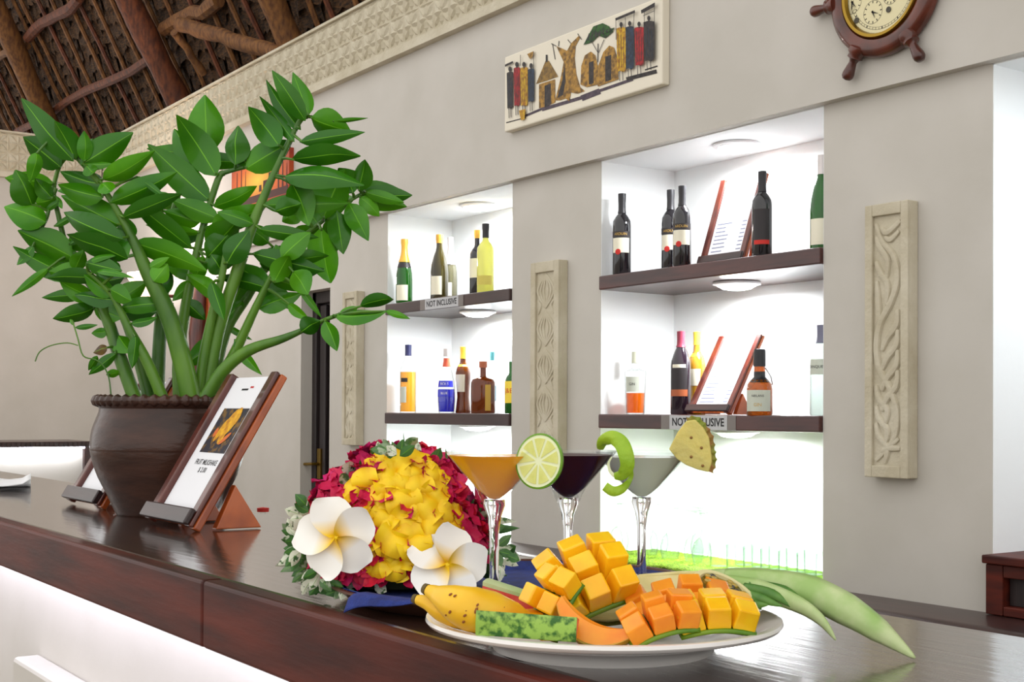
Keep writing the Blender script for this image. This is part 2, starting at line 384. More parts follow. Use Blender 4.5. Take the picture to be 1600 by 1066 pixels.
for (s0, s1, side) in ((B_, A_, 'right'), (D_, C_, 'left')):
    c = (s0+s1)/2-.02
    downlight(c, nm, ZH-.006, .075, 7, 'round light in the ceiling of the %s niche' % side)
    downlight(c, nm, ZU-.06, .075, 7, 'round light under the upper shelf of the %s niche' % side)
    downlight(c, nm, ZL-.06, .075, 8, 'round light under the lower shelf of the %s niche' % side, (.95,1,.96))
downlight((E_+ALR)/2, nm, ZH-.006, .075, 4.2, 'round light in the ceiling of the alcove above the cabinet', (.85,.93,1))
# wooden back counter with a rounded nosing along the foot of the wall
bc = thing('back_counter', (-2.2, 3.3, 0), 'low dark wooden back counter with rounded edge along the wall', 'counter')
m = MB(); m.box((-6.6, 3.18, 0), (2.5, NW-.003, .66)); m.build('body', WOODDARK, bc, smooth=False)
prof = [V((0, NW, .66)), V((0, NW-.003, ZB))]+[V((0, 3.19-.05*math.sin(a), ZB-.05+.05*math.cos(a))) for a in [math.pi*k/10 for k in range(11)]]+[V((0,3.19,.62)),V((0,NW-.003,.62))]
prof = [p for i, p in enumerate(prof) if i != 0]
m = MB(); m.prism([p+V((-6.6,0,0)) for p in prof], V((9.1,0,0))); m.build('nosing', WOODDARK, bc, ang=30)
# cabinet in the alcove
cb = thing('cabinet', (-1.8, 3.5, ZB), 'dark red-brown cabinet with recessed panel beside the wide pilaster', 'cabinet')
m = MB(); m.box((E_+.01, 3.43, ZB), (ALR-.01, NB-.01, .868)); m.build('carcass', WOODDARK, cb, smooth=False)
m = MB(); m.box((E_-.0, 3.36, .868), (ALR, NB-.01, .893)); m.build('top', WOODRED, cb, bevel=.004)
fr = [((E_+.004,ZB+.002),(E_+.062,.866)), ((ALR-.07,ZB+.002),(ALR-.004,.866)), ((E_+.064,.83),(ALR-.072,.866)), ((E_+.064,ZB+.002),(ALR-.072,ZB+.03))]
for (p, q) in fr:
    m = MB(); m.box((p[0], 3.375, p[1]), (q[0], 3.432, q[1])); m.build('frame_rail', WOODRED, cb, bevel=.003)
m = MB(); m.box((E_+.066, 3.405, ZB+.032), (ALR-.074, 3.43, .828)); m.build('panel', BLACKWOOD, cb, smooth=False)
# signs
def sign(name, x0, y0, x1, y1, n, label, body='NOT INCLUSIVE'):
    a = at_n(x0, y1, n); b = at_n(x1, y0, n); z0, z1 = ZZ
    m = MB(); m.box((a.x, n, z0), (b.x, n+.0015, z1))
    o = tag(m.build(name, PAPERG, smooth=False), label, 'sign', 'paper signs on the shelf edges')
    vs, fs = text(body, 1, 1, .02); wx = max(v[0] for v in vs)-min(v[0] for v in vs); hy = max(v[1] for v in vs)-min(v[1] for v in vs)
    kx = (b.x-a.x)*.9/wx; ky = (z1-z0)*.58/hy
    m = MB(); m.add([((a.x+b.x)/2+v[0]*kx, n-.0008, (z0+z1)/2+v[1]*ky) for v in vs], fs); m.build('lettering', INK, o, smooth=False)
    tp = mat('clear_tape', (120,112,108), .3)
    m = MB(); m.box((a.x-.05, n+.0005, z0), (a.x-.001, n+.0015, z1)); m.build('tape', tp, o, smooth=False)
    m = MB(); m.box((b.x+.001, n+.0005, z0), (b.x+.045, n+.0015, z1)); m.build('tape', tp, o, smooth=False)
PAPERG = mat('grey_paper', (188,188,190), .7)
ZZ = (ZU-.055, ZU-.003); sign('paper_sign', 664, 461, 716, 484, NW-.016, 'paper sign reading NOT INCLUSIVE on the upper shelf of the left niche')
ZZ = (ZL-.056, ZL-.002); sign('paper_sign', 1046, 650, 1136, 672, NW-.016, 'paper sign reading NOT INCLUSIVE half hidden behind the pineapple slice')
# ------------------------------------------------------------------ the bar
BT = 1.10; NF0, NF1 = .605, 1.103; SEAM = at_n(316, 925, .605).x
bar = thing('bar_counter', (-4, .85, 0), 'long varnished dark wooden bar counter with white lit front', 'bar counter')
m = MB(); m.box((-8.75, NF0+.028, BT-.05), (1.5, NF1, BT)); m.build('countertop', WOODTOP, bar, bevel=.005)
for s0, s1 in ((-8.75,-5.6),(-5.598,-3.4),(-3.398,SEAM-.001),(SEAM+.001,1.5)):
    m = MB(); m.box((s0, NF0, BT-.083), (s1, NF0+.03, BT+.0005)); m.build('fascia_board', WOODRED, bar, bevel=.005, bseg=3)
m = MB(); m.box((-8.7, NF0+.11, 0), (1.4, NF1-.12, BT-.055)); m.build('plaster_front', PLASTER, bar, smooth=False)
p = at_n(22, 1026, .665)
m = MB(); m.box((p.x, .662, .25), (p.x+1.5, .716, p.z)); m.build('raised_panel', PLASTER, bar, bevel=.008)
m = MB(); m.box((-8.7, NF0+.034, BT-.066), (1.4, NF0+.046, BT-.056)); m.build('led_strip', LEDW, bar, smooth=False)
l = bpy.data.lights.new('led_strip_lamp', 'AREA'); l.shape = 'RECTANGLE'; l.size = 9.6; l.size_y = .012; l.energy = 6; l.color = (.78,.79,1)
o = bpy.data.objects.new('led_strip_lamp', l); COL.objects.link(o); o.parent = bar; o.location = (.4, NF0+.05-.85, BT-.07)
m = MB(); m.box((-4.5, NF1-.12, .88), (-1, NF1+.36, .91)); m.build('under_shelf', WOODDARK, bar, smooth=False)
ret = thing('bar_return', (-8.9, 1.9, 0), 'far return of the bar with lit white side, behind the napkin', 'bar counter')
m = MB(); m.box((-9.35, 1.106, BT-.034), (-8.74, 2.66, BT)); m.build('countertop', WOODDARK, ret, bevel=.004)
for k in range(52):      # studded edge
    m = MB(); y = 1.12+k*.0297; m.box((-8.742, y, BT-.034), (-8.733, y+.017, BT-.004)); m.build('edge_stud', WOODDARK, ret, smooth=False)
m = MB(); m.box((-9.3, 1.106, 0), (-8.80, 2.6, BT-.036)); m.build('side_panel', PLASTER, ret, smooth=False)
m = MB(); m.box((-9.3, 2.602, 0), (-8.77, 2.66, BT-.036)); m.build('end_post', WOODDARK, ret, smooth=False)
m = MB(); m.box((-8.765, 1.11, BT-.046), (-8.755, 2.6, BT-.036)); m.build('led_strip', LEDW, ret, smooth=False)
l = bpy.data.lights.new('return_led_lamp', 'AREA'); l.shape = 'RECTANGLE'; l.size = 1.45; l.size_y = .012; l.energy = 2.2; l.color = (.9,.95,1)
o = bpy.data.objects.new('return_led_lamp', l); COL.objects.link(o); o.parent = ret; o.location = (.14, -.04, BT-.05); o.rotation_euler = (0,0,math.pi/2)
BLK0 = mat('dark_keyhole', (60,54,40), .4)
# ------------------------------------------------------------------ painting of a village with figures
CREAM = mat('primed_canvas', (226,218,200), .7)
PC = {k: mat('paint_'+k, c, .6, col2=c2, ns=60, det=2) for k, c, c2 in (('black',(30,26,26),(58,50,48)),('red',(176,28,34),(110,20,24)),('yellow',(206,166,30),(150,96,20)),
      ('blue',(44,62,84),(26,32,46)),('ochre',(176,132,52),(104,76,34)),('straw',(150,116,50),(100,76,38)),('green',(44,92,26),(22,44,18)),('shade',(84,70,80),(60,50,62)))}
PK = list(PC)
pn = 3.333
pa = thing('village_painting', (-4.37, NH, 2.58), 'long canvas painting of robed figures, huts and trees on the wall', 'painting')
a, b = at_n(787, 85, pn), at_n(1033, 130, pn)
m = MB(); m.box((-4.912, pn, 2.578), (-3.83, NH, 2.92)); m.build('canvas', CREAM, pa, bevel=.006)
PM = MB()
lay = [0]
def pz(x, y): return at_n(760+x/4.847, y/4.847, pn-.0006-lay[0]*.00012)
def shape(pts, k):
    lay[0] += 1; PM.poly([pz(*p) for p in pts], PK.index(k))
def stroke(x0, y0, x1, y1, w, k):
    d = math.hypot(x1-x0, y1-y0); nx, ny = -(y1-y0)/d*w/2, (x1-x0)/d*w/2
    shape([(x0+nx,y0+ny),(x1+nx,y1+ny),(x1-nx,y1-ny),(x0-nx,y0-ny)], k)
def robe(x, yt, yb, w, k, legs=True):
    shape([(x-w*.5,yt+8),(x,yt-4),(x+w*.5,yt+2),(x+w*.48,yb-12),(x+w*.2,yb+8),(x-w*.1,yb-4),(x-w*.4,yb+4)], k)
    for q in range(3): stroke(x-w*.3+q*w*.28, yt+30+q*20, x-w*.2+q*w*.25, yb-30, 3, 'black' if k != 'black' else 'blue')
    shape([(x+13*math.cos(t*.7), yt-22+20*math.sin(t*.7)) for t in range(9)], 'black'); stroke(x, yt-6, x, yt+8, 9, 'black')
    if legs: stroke(x-w*.18, yb-4, x-w*.14, yb+74, 5, 'black'); stroke(x+w*.16, yb-4, x+w*.2, yb+70, 5, 'black')
stroke(150,930,300,890,8,'black'); stroke(290,880,480,800,18,'shade'); stroke(420,830,720,740,26,'shade'); stroke(720,745,860,690,44,'shade')
stroke(850,690,1110,600,22,'shade'); stroke(1060,600,1290,540,30,'black'); stroke(1200,530,1295,500,10,'black')
shape([(398,820),(398,640),(420,632),(520,600),(522,775),(470,800)],'ochre'); shape([(440,815),(440,650),(488,632),(488,790)],'black')
shape([(376,636),(450,455),(474,462),(543,580),(460,610)],'straw'); stroke(456,415,456,470,14,'black')
shape([(520,760),(560,600),(585,470),(530,350),(575,368),(610,385),(640,330),(700,270),(712,280),(675,350),(668,440),(680,560),(710,660),(745,690),(690,710),(640,700),(628,768),(600,745),(560,760)],'ochre')
shape([(535,745),(575,610),(592,480),(600,610),(580,720)],'black')
for q in ((530,350,490,330),(500,330,520,450),(545,350,550,310),(700,270,690,255),(705,275,720,300),(640,330,615,300)): stroke(*q, 5, 'black')
shape([(712,640),(718,500),(745,420),(790,390),(825,420),(842,500),(845,640),(760,660)],'ochre'); shape([(776,640),(776,475),(812,460),(812,630)],'black')
shape([(842,655),(846,500),(885,395),(930,345),(965,360),(990,440),(1000,600)],'ochre'); shape([(900,620),(900,430),(945,415),(945,605)],'black')
stroke(842,470,845,330,6,'black'); stroke(845,400,800,320,4,'black'); stroke(848,400,890,300,4,'black')
shape([(735,340),(770,270),(810,200),(880,175),(930,200),(960,240),(900,290),(850,270),(800,320)],'green')
for q in range(14): x = 760+q*14; shape([(x,300-q*6),(x+16,250-q*3),(x+30,275-q*5),(x+14,310-q*6)], 'green' if q % 2 else 'black')
robe(178,545,820,48,'black'); robe(230,510,800,48,'red'); robe(284,510,800,56,'yellow'); robe(338,520,770,46,'blue')
shape([(140,490),(200,462),(202,478),(142,506)],'black'); shape([(308,410),(356,388),(352,420),(332,450)],'ochre'); stroke(358,390,358,520,4,'black')
shape([(246,838),(296,826),(288,905),(262,912)],'yellow'); stroke(258,415,258,500,4,'black')
robe(1020,208,540,72,'yellow'); robe(1085,200,520,64,'blue'); robe(1156,205,495,70,'red'); robe(1230,160,460,82,'black')
shape([(976,138),(1124,76),(1126,96),(978,158)],'black'); shape([(1170,78),(1276,18),(1276,50),(1174,104)],'black')
for q in ((980,150,982,300),(1052,130,1054,230),(1120,90,1112,240),(1196,90,1196,190),(1272,50,1272,440),(1186,120,1270,84)): stroke(*q, 4, 'black')
PM.build('painted_scene', [PC[k] for k in PK], pa, smooth=False, weld=False)
# small sunset picture behind the plant
sp = thing('sunset_painting', (-7.66, NH, 2.6), 'small orange sunset painting on the wall behind the plant', 'painting')
SUN = bpy.data.materials.new('sunset_print'); SUN.use_nodes = True
nt = SUN.node_tree; tc = nt.nodes.new('ShaderNodeTexCoord'); gr = nt.nodes.new('ShaderNodeTexGradient'); gr.gradient_type = 'SPHERICAL'
mp = nt.nodes.new('ShaderNodeMapping'); mp.inputs['Location'].default_value = (.04,.0,-.72); mp.inputs['Scale'].default_value = (1.9,1,4.6); rp = nt.nodes.new('ShaderNodeValToRGB')
e = rp.color_ramp.elements; e[0].color = lin((150,44,14))+(1,); e[1].color = lin((255,214,70))+(1,); x = e.new(.45); x.color = lin((226,104,20))+(1,)
nt.links.new(tc.outputs['Object'], mp.inputs[0]); nt.links.new(mp.outputs[0], gr.inputs[0]); nt.links.new(gr.outputs[0], rp.inputs[0]); nt.links.new(rp.outputs[0], nt.nodes['Principled BSDF'].inputs['Base Color'])
m = MB(); m.box((-8.1, NH-.03, 2.615), (-7.22, NH, 2.89)); m.build('canvas', SUN, sp, smooth=False)
m = MB()
for q, (x0, x1, z0, z1) in enumerate(((-8.02,-8.0,2.66,2.85),(-7.95,-7.93,2.65,2.86),(-7.88,-7.865,2.66,2.84),(-7.6,-7.5,2.68,2.74),(-7.52,-7.46,2.7,2.78),(-7.38,-7.36,2.66,2.8),(-7.32,-7.3,2.66,2.82),(-7.26,-7.245,2.65,2.8),(-8.09,-7.23,2.62,2.665),(-7.66,-7.62,2.68,2.72))):
    y = NH-.0306-q*.0001; m.add([(x0,y,z0),(x1,y,z0),(x1-.004,y,z1),(x0+.006,y,z1)], [(0,1,2,3)])
m.build('painted_silhouettes', mat('dark_sunset_paint', (70,24,14), .6), sp, smooth=False, weld=False)
# ------------------------------------------------------------------ ship's wheel clock
CK = V((-2.775, NH, 2.668)); ck = thing('wheel_clock', CK, "ship's wheel clock with reddish wooden spokes and cream dial", 'clock')
KC = .8; AX = (V((KC,0,0)), V((0,0,KC)), V((0,-KC,0)))
WCK = mat('polished_wheel_wood', (100,42,24), .3, col2=(62,26,17), ns=14, coat=.4)
m = MB(); m.lathe([(.17,.0),(.256,.0),(.266,.012),(.268,.026),(.262,.045),(.244,.058),(.216,.06),(.2,.054),(.19,.03),(.17,.03)], CK, 72, ax=AX, cap=False); m.build('wheel_rim', WCK, ck)
m = MB(); m.lathe([(.175,.03),(.196,.03),(.198,.05),(.19,.062),(.178,.06),(.172,.045)], CK, 72, ax=AX, cap=False); m.build('brass_bezel', BRASS, ck)
m = MB(); m.lathe([(.0001,.04),(.178,.04)], CK, 64, ax=AX, cap=False); face = m.build('dial', mat('cream_dial', (220,210,168), .5), ck)
def onface(x, y): p = at_n(x, y, NH-.032); return V((p.x-CK.x, 0, p.z-CK.z))
m = MB(); m.lathe([(.157,.0405),(.1585,.0405)], CK, 64, ax=AX, cap=False); m.lathe([(.148,.0405),(.149,.0405)], CK, 64, ax=AX, cap=False)
SUBS = [onface(1332,4), onface(1364,19), onface(1392,-8)]+[V((-.03,0,.06)), V((.05,0,.06))]
for k, d in enumerate(SUBS):
    r = .038 if k < 2 else .03
    m.lathe([(r/KC-.0012,.0408),(r/KC,.0408)], CK+d, 40, ax=AX, cap=False)
    for j in range(12):
        a = j*math.pi/6; u = V((math.cos(a),0,math.sin(a))); t = V((-u.z,0,u.x)); q = CK+d+V((0,-.0328,0))
        m.add([q+u*(r-.009)-t*.0014, q+u*(r-.009)+t*.0014, q+u*(r-.002)+t*.0014, q+u*(r-.002)-t*.0014], [(0,1,2,3)])
for k in range(60):
    a = k*math.pi/30; u = V((math.cos(a),0,math.sin(a))); t = V((-u.z,0,u.x)); w_ = .002 if k % 5 == 0 else .0006; q = CK+V((0,-.0326,0))
    m.add([q+u*.119-t*w_, q+u*.119+t*w_, q+u*.126+t*w_, q+u*.126-t*w_], [(0,1,2,3)])
m.build('dial_markings', INK, face, smooth=False, weld=False)
for d, l, an in ((SUBS[0],.026,-.9),(SUBS[0],.03,-1.7),(SUBS[1],.026,-.4),(SUBS[1],.022,-1.2),(SUBS[3],.02,1),(SUBS[4],.02,2.4)):
    q = CK+d+V((0,-.0335,0)); u = V((math.cos(an),0,math.sin(an))); t = V((-u.z,0,u.x))
    MB().prism([q-t*.003-u*.004, q+t*.003-u*.004, q+u*l], V((0,-.0012,0))).build('clock_hand', INK, face, smooth=False)
for d in (onface(1339,32), onface(1389,15)):
    MB().lathe([(.011,.0405),(.012,.044),(.008,.0445),(.0001,.0415)], CK+d, 20, ax=AX).build('winding_hole', BLK0, face)
for k in range(6):
    a = k*math.pi/3; u = V((math.cos(a),0,math.sin(a))); t = V((-u.z,0,u.x)); yv = V((0,-1,0))
    hp = MB(); hp.lathe([(.0001,.24),(.036,.24),(.038,.262),(.03,.27),(.032,.284),(.02,.29),(.016,.303),(.02,.325),(.0245,.348),(.024,.362),(.017,.373),(.0001,.377)], CK+V((0,-.03,0)), 18, ax=(t*KC,yv*KC,u*KC)); hp.build('spoke_handle', WCK, ck, ang=55)
# ------------------------------------------------------------------ carved wooden lamp behind the plant
lp = at_n(312, 600, 3.36); lz = at_n(312, 445, 3.36).z
lam = thing('wall_lamp', (lp.x, NW, lp.z), 'red-brown carved wooden wall lamp glowing behind the plant stems', 'lamp')
m = MB(); hh = lz-lp.z
m.prism([V((lp.x-.08,NW-.05,lp.z-.25)),V((lp.x+.10,NW-.05,lp.z-.25)),V((lp.x+.16,NW-.05,lz)),V((lp.x-.02,NW-.05,lz+.02))], V((0,.05,0))); m.build('back_board', WOODORANGE, lam, bevel=.01)
m = MB(); m.tube([V((lp.x-.0,NW-.07,lp.z-.2)),V((lp.x+.04,NW-.09,(lp.z+lz)/2)),V((lp.x+.06,NW-.07,lz-.02))], [.03,.06,.05], 10); m.build('carved_figure', WOODMAHO, lam)
sc_ = V((lp.x-.26, NW-.34, lz+.02))
m = MB(); m.lathe([(.05,-.1),(.13,.02),(.135,.06),(.1,.065),(.045,-.08)], sc_, 24); m.build('shade', mat('pale_lamp_shade', (240,214,180), .6, emit=(255,226,196), es=1.2), lam)
m = MB(); m.tube([V((lp.x-.02,NW-.03,lz-.05)), V((lp.x-.2,NW-.12,lz-.07)), sc_+V((0,0,-.1))], .012, 8); m.build('arm', WOODMAHO, lam)
l = bpy.data.lights.new('lamp_bulb', 'POINT'); l.energy = 30; l.color = (1,.86,.82); l.shadow_soft_size = .1
o = bpy.data.objects.new('lamp_bulb', l); COL.objects.link(o); o.parent = lam; o.location = sc_+V((0,-.12,.16))-V(lam.location)
# ------------------------------------------------------------------ menu holders
PHOTO = mat('fruit_photo_print', (34,30,44), .5, col2=(120,86,30), ns=70, det=3, lo=.5, hi=.62)
def menu(p, L, tilt, wd, label, kind, sl=0):
    # p: front right foot corner; leans back towards the wall
    t = thing('menu_holder', (p.x-wd/2, p.y+.05, p.z), label, 'menu holder', 'wooden menu holders')
    ct, st = math.cos(math.radians(tilt)), math.sin(math.radians(tilt)); up = V((0,ct,st)); nf = V((0,-st,ct)); X = V((1,0,0))
    p = p+V((0,0,.002)); bl = p-X*wd
    def slab(x0, x1, v0, v1, d0, d1, name, mt, par=t, bev=.003):
        q = bl+X*x0+up*v0+nf*d0; m = MB(); m.prism([q, q+X*(x1-x0), q+X*(x1-x0)+up*(v1-v0), q+up*(v1-v0)], nf*(d1-d0)); return m.build(name, mt, par, bevel=bev)
    slab(0, .026, 0, L, 0, .018, 'side_rail', WOODMAHO)
    o_ = slab(wd-.026, wd, 0, L, .009, .018, 'side_rail', WOODMAHO); slab(wd-.022, wd+.002, 0, L, -.006, .0085, 'rail_edge', WOODORANGE)
    slab(.0, wd, .0, .03, .0185, .03, 'foot_ledge', WOODDARK)
    slab(.024, wd-.024, .005, L-.008, .002, .005, 'backing', WOODORANGE, bev=0)
    card = slab(.027, wd-.027, .03, L-.004, .0055, .0068, 'card', WHITEP, bev=0)
    def txt(s, cx, cv, h, mt=INK, sq=1):
        vs, fs = text(s, h, sq, .012*h); q = bl+nf*.0071; m = MB(); m.add([q+X*(cx+v[0])+up*(cv+v[1]) for v in vs], fs); m.build('lettering', mt, card, smooth=False, weld=False)
    def bars(cx0, cx1, v, h=.0022):
        q = bl+nf*.0071; m = MB(); m.add([q+X*cx0+up*v, q+X*cx1+up*v, q+X*cx1+up*(v+h), q+X*cx0+up*(v+h)], [(0,1,2,3)]); return m
    if kind == 'fruit':
        ph = slab(.055, wd-.055, L*.47, L*.77, .007, .0074, 'photo_print', PHOTO, card, 0)
        m = MB(); q = bl+nf*.0077
        fr_ = mat('printed_yellow_fruit', (236,180,24), .5, col2=(190,120,20), ns=90); fo = mat('printed_orange_fruit', (214,110,44), .5)
        for cx, cv, rx, rv, an in ((.115,.215,.012,.03,-.5),(.13,.205,.013,.03,-.6),(.10,.196,.01,.026,-.3),(.14,.225,.012,.02,.2),(.12,.185,.012,.02,.1)):
            m.add([q+X*(cx+rx*math.cos(a_)*math.cos(an)-rv*math.sin(a_)*math.sin(an))+up*(cv+rx*math.cos(a_)*math.sin(an)+rv*math.sin(a_)*math.cos(an)) for a_ in [k*.45 for k in range(14)]], [list(range(14))])
            q = q+nf*.0001
        m.build('printed_fruit', fr_, ph, smooth=False, weld=False)
        m = MB()
        for cx, cv, rx, rv, an in ((.14,.178,.006,.02,-.9),(.082,.19,.008,.01,0)):
            m.add([q+X*(cx+rx*math.cos(a_)*math.cos(an)-rv*math.sin(a_)*math.sin(an))+up*(cv+rx*math.cos(a_)*math.sin(an)+rv*math.sin(a_)*math.cos(an)) for a_ in [k*.45 for k in range(14)]], [list(range(14))])
        tag(m.build('printed_slices', fo, ph, smooth=False, weld=False), kind='stuff')
        txt('FRUIT MILKSHAKE', wd/2, L*.405, .0155, INK, .82); txt('$ 2.00', wd/2+.003, L*.355, .0145)
        bars(.085, .115, L*.895, .004).build('printed_crest', INK, card, smooth=False)
        bars(.12, .135, L*.91, .004).build('printed_crest', mat('red_ink', (190,40,44), .6), card, smooth=False)
    elif kind == 'list':
        rd = random.Random(sl)
        ms = MB()
        for k in range(12):
            v = .05+k*.0165
            if sl and k > 7: continue
            b1 = bars(.04, .04+rd.uniform(.05,.085), v, .0045); ms.add(b1.v, b1.f)
            b1 = bars(wd-.065, wd-.04, v, .0045); ms.add(b1.v, b1.f)
        tag(ms.build('printed_lines', mat('grey_ink', (120,124,150), .6), card, smooth=False, weld=False), kind='stuff')
    # triangular brace behind
    q = p+V((-.012-.02,0,0)); y1 = L*.52*ct
    a0 = p+V((-.03,.012,.0)); m = MB()
    dx = X*.02
    m.prism([a0+V((0,.026,0)), a0+V((0,.112,0)), a0+V((0,.062,.05*st/ct-.006))], dx); m.build('brace', WOODORANGE, t, bevel=.002)
    m = MB(); a0 = a0-X*(wd-.06); m.prism([a0+V((0,.026,0)), a0+V((0,.112,0)), a0+V((0,.062,.05*st/ct-.006))], dx); m.build('brace', WOODORANGE, t, bevel=.002)
    return t
menu(at_z(308,832,BT), .315, 59, .228, 'mahogany menu holder showing a fruit milkshake photo, leaning before the clay pot', 'fruit')
menu(at_z(162,797,BT), .315, 59, .228, 'menu holder with blank white card half hidden behind the clay pot', 'blank')
q = at_n(1165,400,3.50); q.z = ZU; menu(q, .36, 71, .24, 'menu holder with printed card on the upper shelf of the right niche', 'list', 3)
q = at_n(1142,648,3.50); q.z = ZL; menu(q, .352, 60, .235, 'menu holder with printed drinks list on the lower shelf of the right niche', 'list', 0)
# ------------------------------------------------------------------ bottles
GGREEN = thin('green_bottle_glass', (30,120,20), .8, .55, (24,104,14)); GDARK = mat('near_black_wine_bottle', (22,20,24), .08, coat=.6)
GBROWN = thin('brown_bottle_glass', (150,84,24), .8, .45, (120,62,16)); GOLIVE = thin('olive_bottle_glass', (88,76,26), .8, .7, (58,50,16))
GGREY = thin('grey_olive_bottle_glass', (160,156,130), .8, .45, (120,116,90)); GLEMON = thin('lemon_liqueur_bottle', (250,250,130), .8, .75, (238,236,120))
GYEL = thin('golden_spirit', (250,205,70), .6, .5, (240,180,30)); GBLUE = mat('blue_bottle', (34,40,200), .15, coat=.5); GORA = thin('orange_spirit', (255,150,40), .6, .5, (240,130,20))
GAMB = thin('amber_bottle_glass', (200,130,40), .8, .4, (170,100,24)); GRUM = mat('dark_rum_bottle', (36,24,34), .1, coat=.6)
LCREAM = mat('cream_label', (232,226,204), .6); LBLACK = mat('black_label', (40,34,36), .5); LGREY = mat('grey_label', (196,200,186), .6)
FOILG = mat('gold_foil', (222,170,70), .35, metal=.4); FOILS = mat('silver_foil', (206,198,196), .35, metal=.4); FOILB = mat('black_foil', (36,34,38), .4)
NAVY = mat('navy_cap', (44,46,92), .4); REDO = mat('red_orange_seal', (222,92,62), .5); YEL = mat('yellow_cap', (240,208,60), .4); COPP = mat('copper_cap', (176,92,56), .4)
CYAN = mat('cyan_cap', (120,214,222), .4); MAROON = mat('maroon_cap', (150,52,72), .4); CORK = mat('pale_cap', (206,208,186), .6); REDL = mat('red_label', (200,40,30), .6); BLK = mat('black_plastic', (34,34,38), .35)
WBLUE = mat('blue_white_label', (120,190,214), .5)
SHW = dict(bordeaux=[(.0001,0),(.92,0),(1,.02),(1,.6),(.96,.66),(.7,.715),(.42,.755),(.36,.79),(.35,.9),(.38,.93),(.38,1),(.0001,1)],
  champagne=[(.0001,0),(.95,0),(1,.02),(1,.36),(.94,.47),(.78,.58),(.55,.68),(.4,.76),(.34,.84),(.33,.92),(.4,.94),(.38,1),(.0001,1)],
  burgundy=[(.0001,0),(.95,0),(1,.02),(1,.42),(.92,.54),(.7,.66),(.46,.75),(.36,.81),(.34,.9),(.38,.93),(.37,1),(.0001,1)],
  spirit=[(.0001,0),(.95,0),(1,.02),(1,.58),(.96,.64),(.75,.72),(.5,.79),(.36,.84),(.34,.9),(.36,1),(.0001,1)],
  bowling=[(.0001,0),(.82,0),(.9,.02),(1,.2),(.97,.36),(.85,.5),(.62,.64),(.42,.74),(.34,.82),(.32,.9),(.3,1),(.0001,1)],
  waisted=[(.0001,0),(.95,0),(1,.02),(.9,.12),(.8,.24),(.84,.36),(.98,.52),(1,.6),(.85,.68),(.55,.73),(.4,.77),(.36,.84),(.34,.9),(.38,1),(.0001,1)],
  square=[(.0001,0),(.97,0),(1,.02),(1,.52),(.98,.6),(.86,.655),(.5,.68),(.3,.695),(.24,.72),(.24,.86),(.26,1),(.0001,1)],
  decanter=[(.0001,0),(.8,0),(.84,.02),(1,.66),(.98,.69),(.5,.72),(.34,.74),(.32,.84),(.3,1),(.0001,1)],
  flagon=[(.0001,0),(.96,0),(1,.02),(1,.4),(.94,.47),(.7,.53),(.46,.57),(.44,.6),(.44,.8),(.42,.98),(.4,1),(.0001,1)])
def bottle(x, ytop, hw, n, shape_, zb, body, cap, capfrac, label, labels=(), fill=None, grp='bottles on the niche shelves', fillmat=None, capr=1.12, extra=None, flatten=1.0):
    top = at_n(x, ytop, n); H = top.z-zb; Zd = (top-CAM).dot(CF); R = hw*Zd/F; c = V((top.x, n, zb))
    t = thing('bottle', c, label, 'bottle', grp); prof = [(r*R, z*H) for r, z in SHW[shape_]]
    ax = (V((1,0,0)), V((0,1,0)), V((0,0,1)))
    face = math.atan2(-1, .9)       # towards the room
    if flatten != 1: ax = (CR.copy(), V((-CR.y, CR.x, 0))*flatten, V((0,0,1)))
    m = MB(); m.lathe(prof, c, 28, ax=ax); m.build('glass', body, t, ang=50)
    def rad(z):
        for (r0, z0), (r1, z1) in zip(prof[1:], prof[2:]):
            if z0 <= z <= z1 and z1 > z0: return r0+(r1-r0)*(z-z0)/(z1-z0)
        return prof[-2][0]
    if cap:
        z0 = H*(1-capfrac); k = 6
        m = MB(); m.lathe([(rad(z0)*1.02, z0)]+[(max(rad(z0+(H-z0)*i/k), R*.3)*capr, z0+(H-z0)*i/k) for i in range(k+1)]+[(.0001, H+.002)], c, 20, cap=False); m.build('cap', cap, t, ang=50)
    for (z0, z1, spread, off, mt, *tx) in labels:
        a0 = face+off-spread; a1 = face+off+spread; kk = 4
        m = MB(); m.lathe([(rad(H*(z0+(z1-z0)*i/kk))*1.015+.0004, H*(z0+(z1-z0)*i/kk)) for i in range(kk+1)], c, 14, ax=ax, a0=a0, a1=a1); lb = m.build('label', mt, t)
        for (s_, fz, hgt, tm) in tx:
            vs, fs = text(s_, hgt*H); zz = H*(z0+(z1-z0)*fz); rr_ = rad(zz)*1.015+.0009
            m = MB(); m.add([c+ax[0]*(rr_*math.cos(face+off+v[0]/rr_))+ax[1]*(rr_*math.sin(face+off+v[0]/rr_))+V((0,0,zz+v[1])) for v in vs], fs); m.build('lettering', tm, lb, smooth=False, weld=False)
    if fill:
        m = MB(); m.lathe([(.0001,.006)]+[(r*.93, max(z,.006)) for r, z in prof[1:] if z < fill*H]+[(rad(fill*H)*.93, fill*H), (.0001, fill*H)], c, 28, ax=ax); m.build('spirit', fillmat, t, ang=50)
    return t, c, H, R
SN = 3.56
GOLD = mat('gold_ink', (200,160,70), .5)
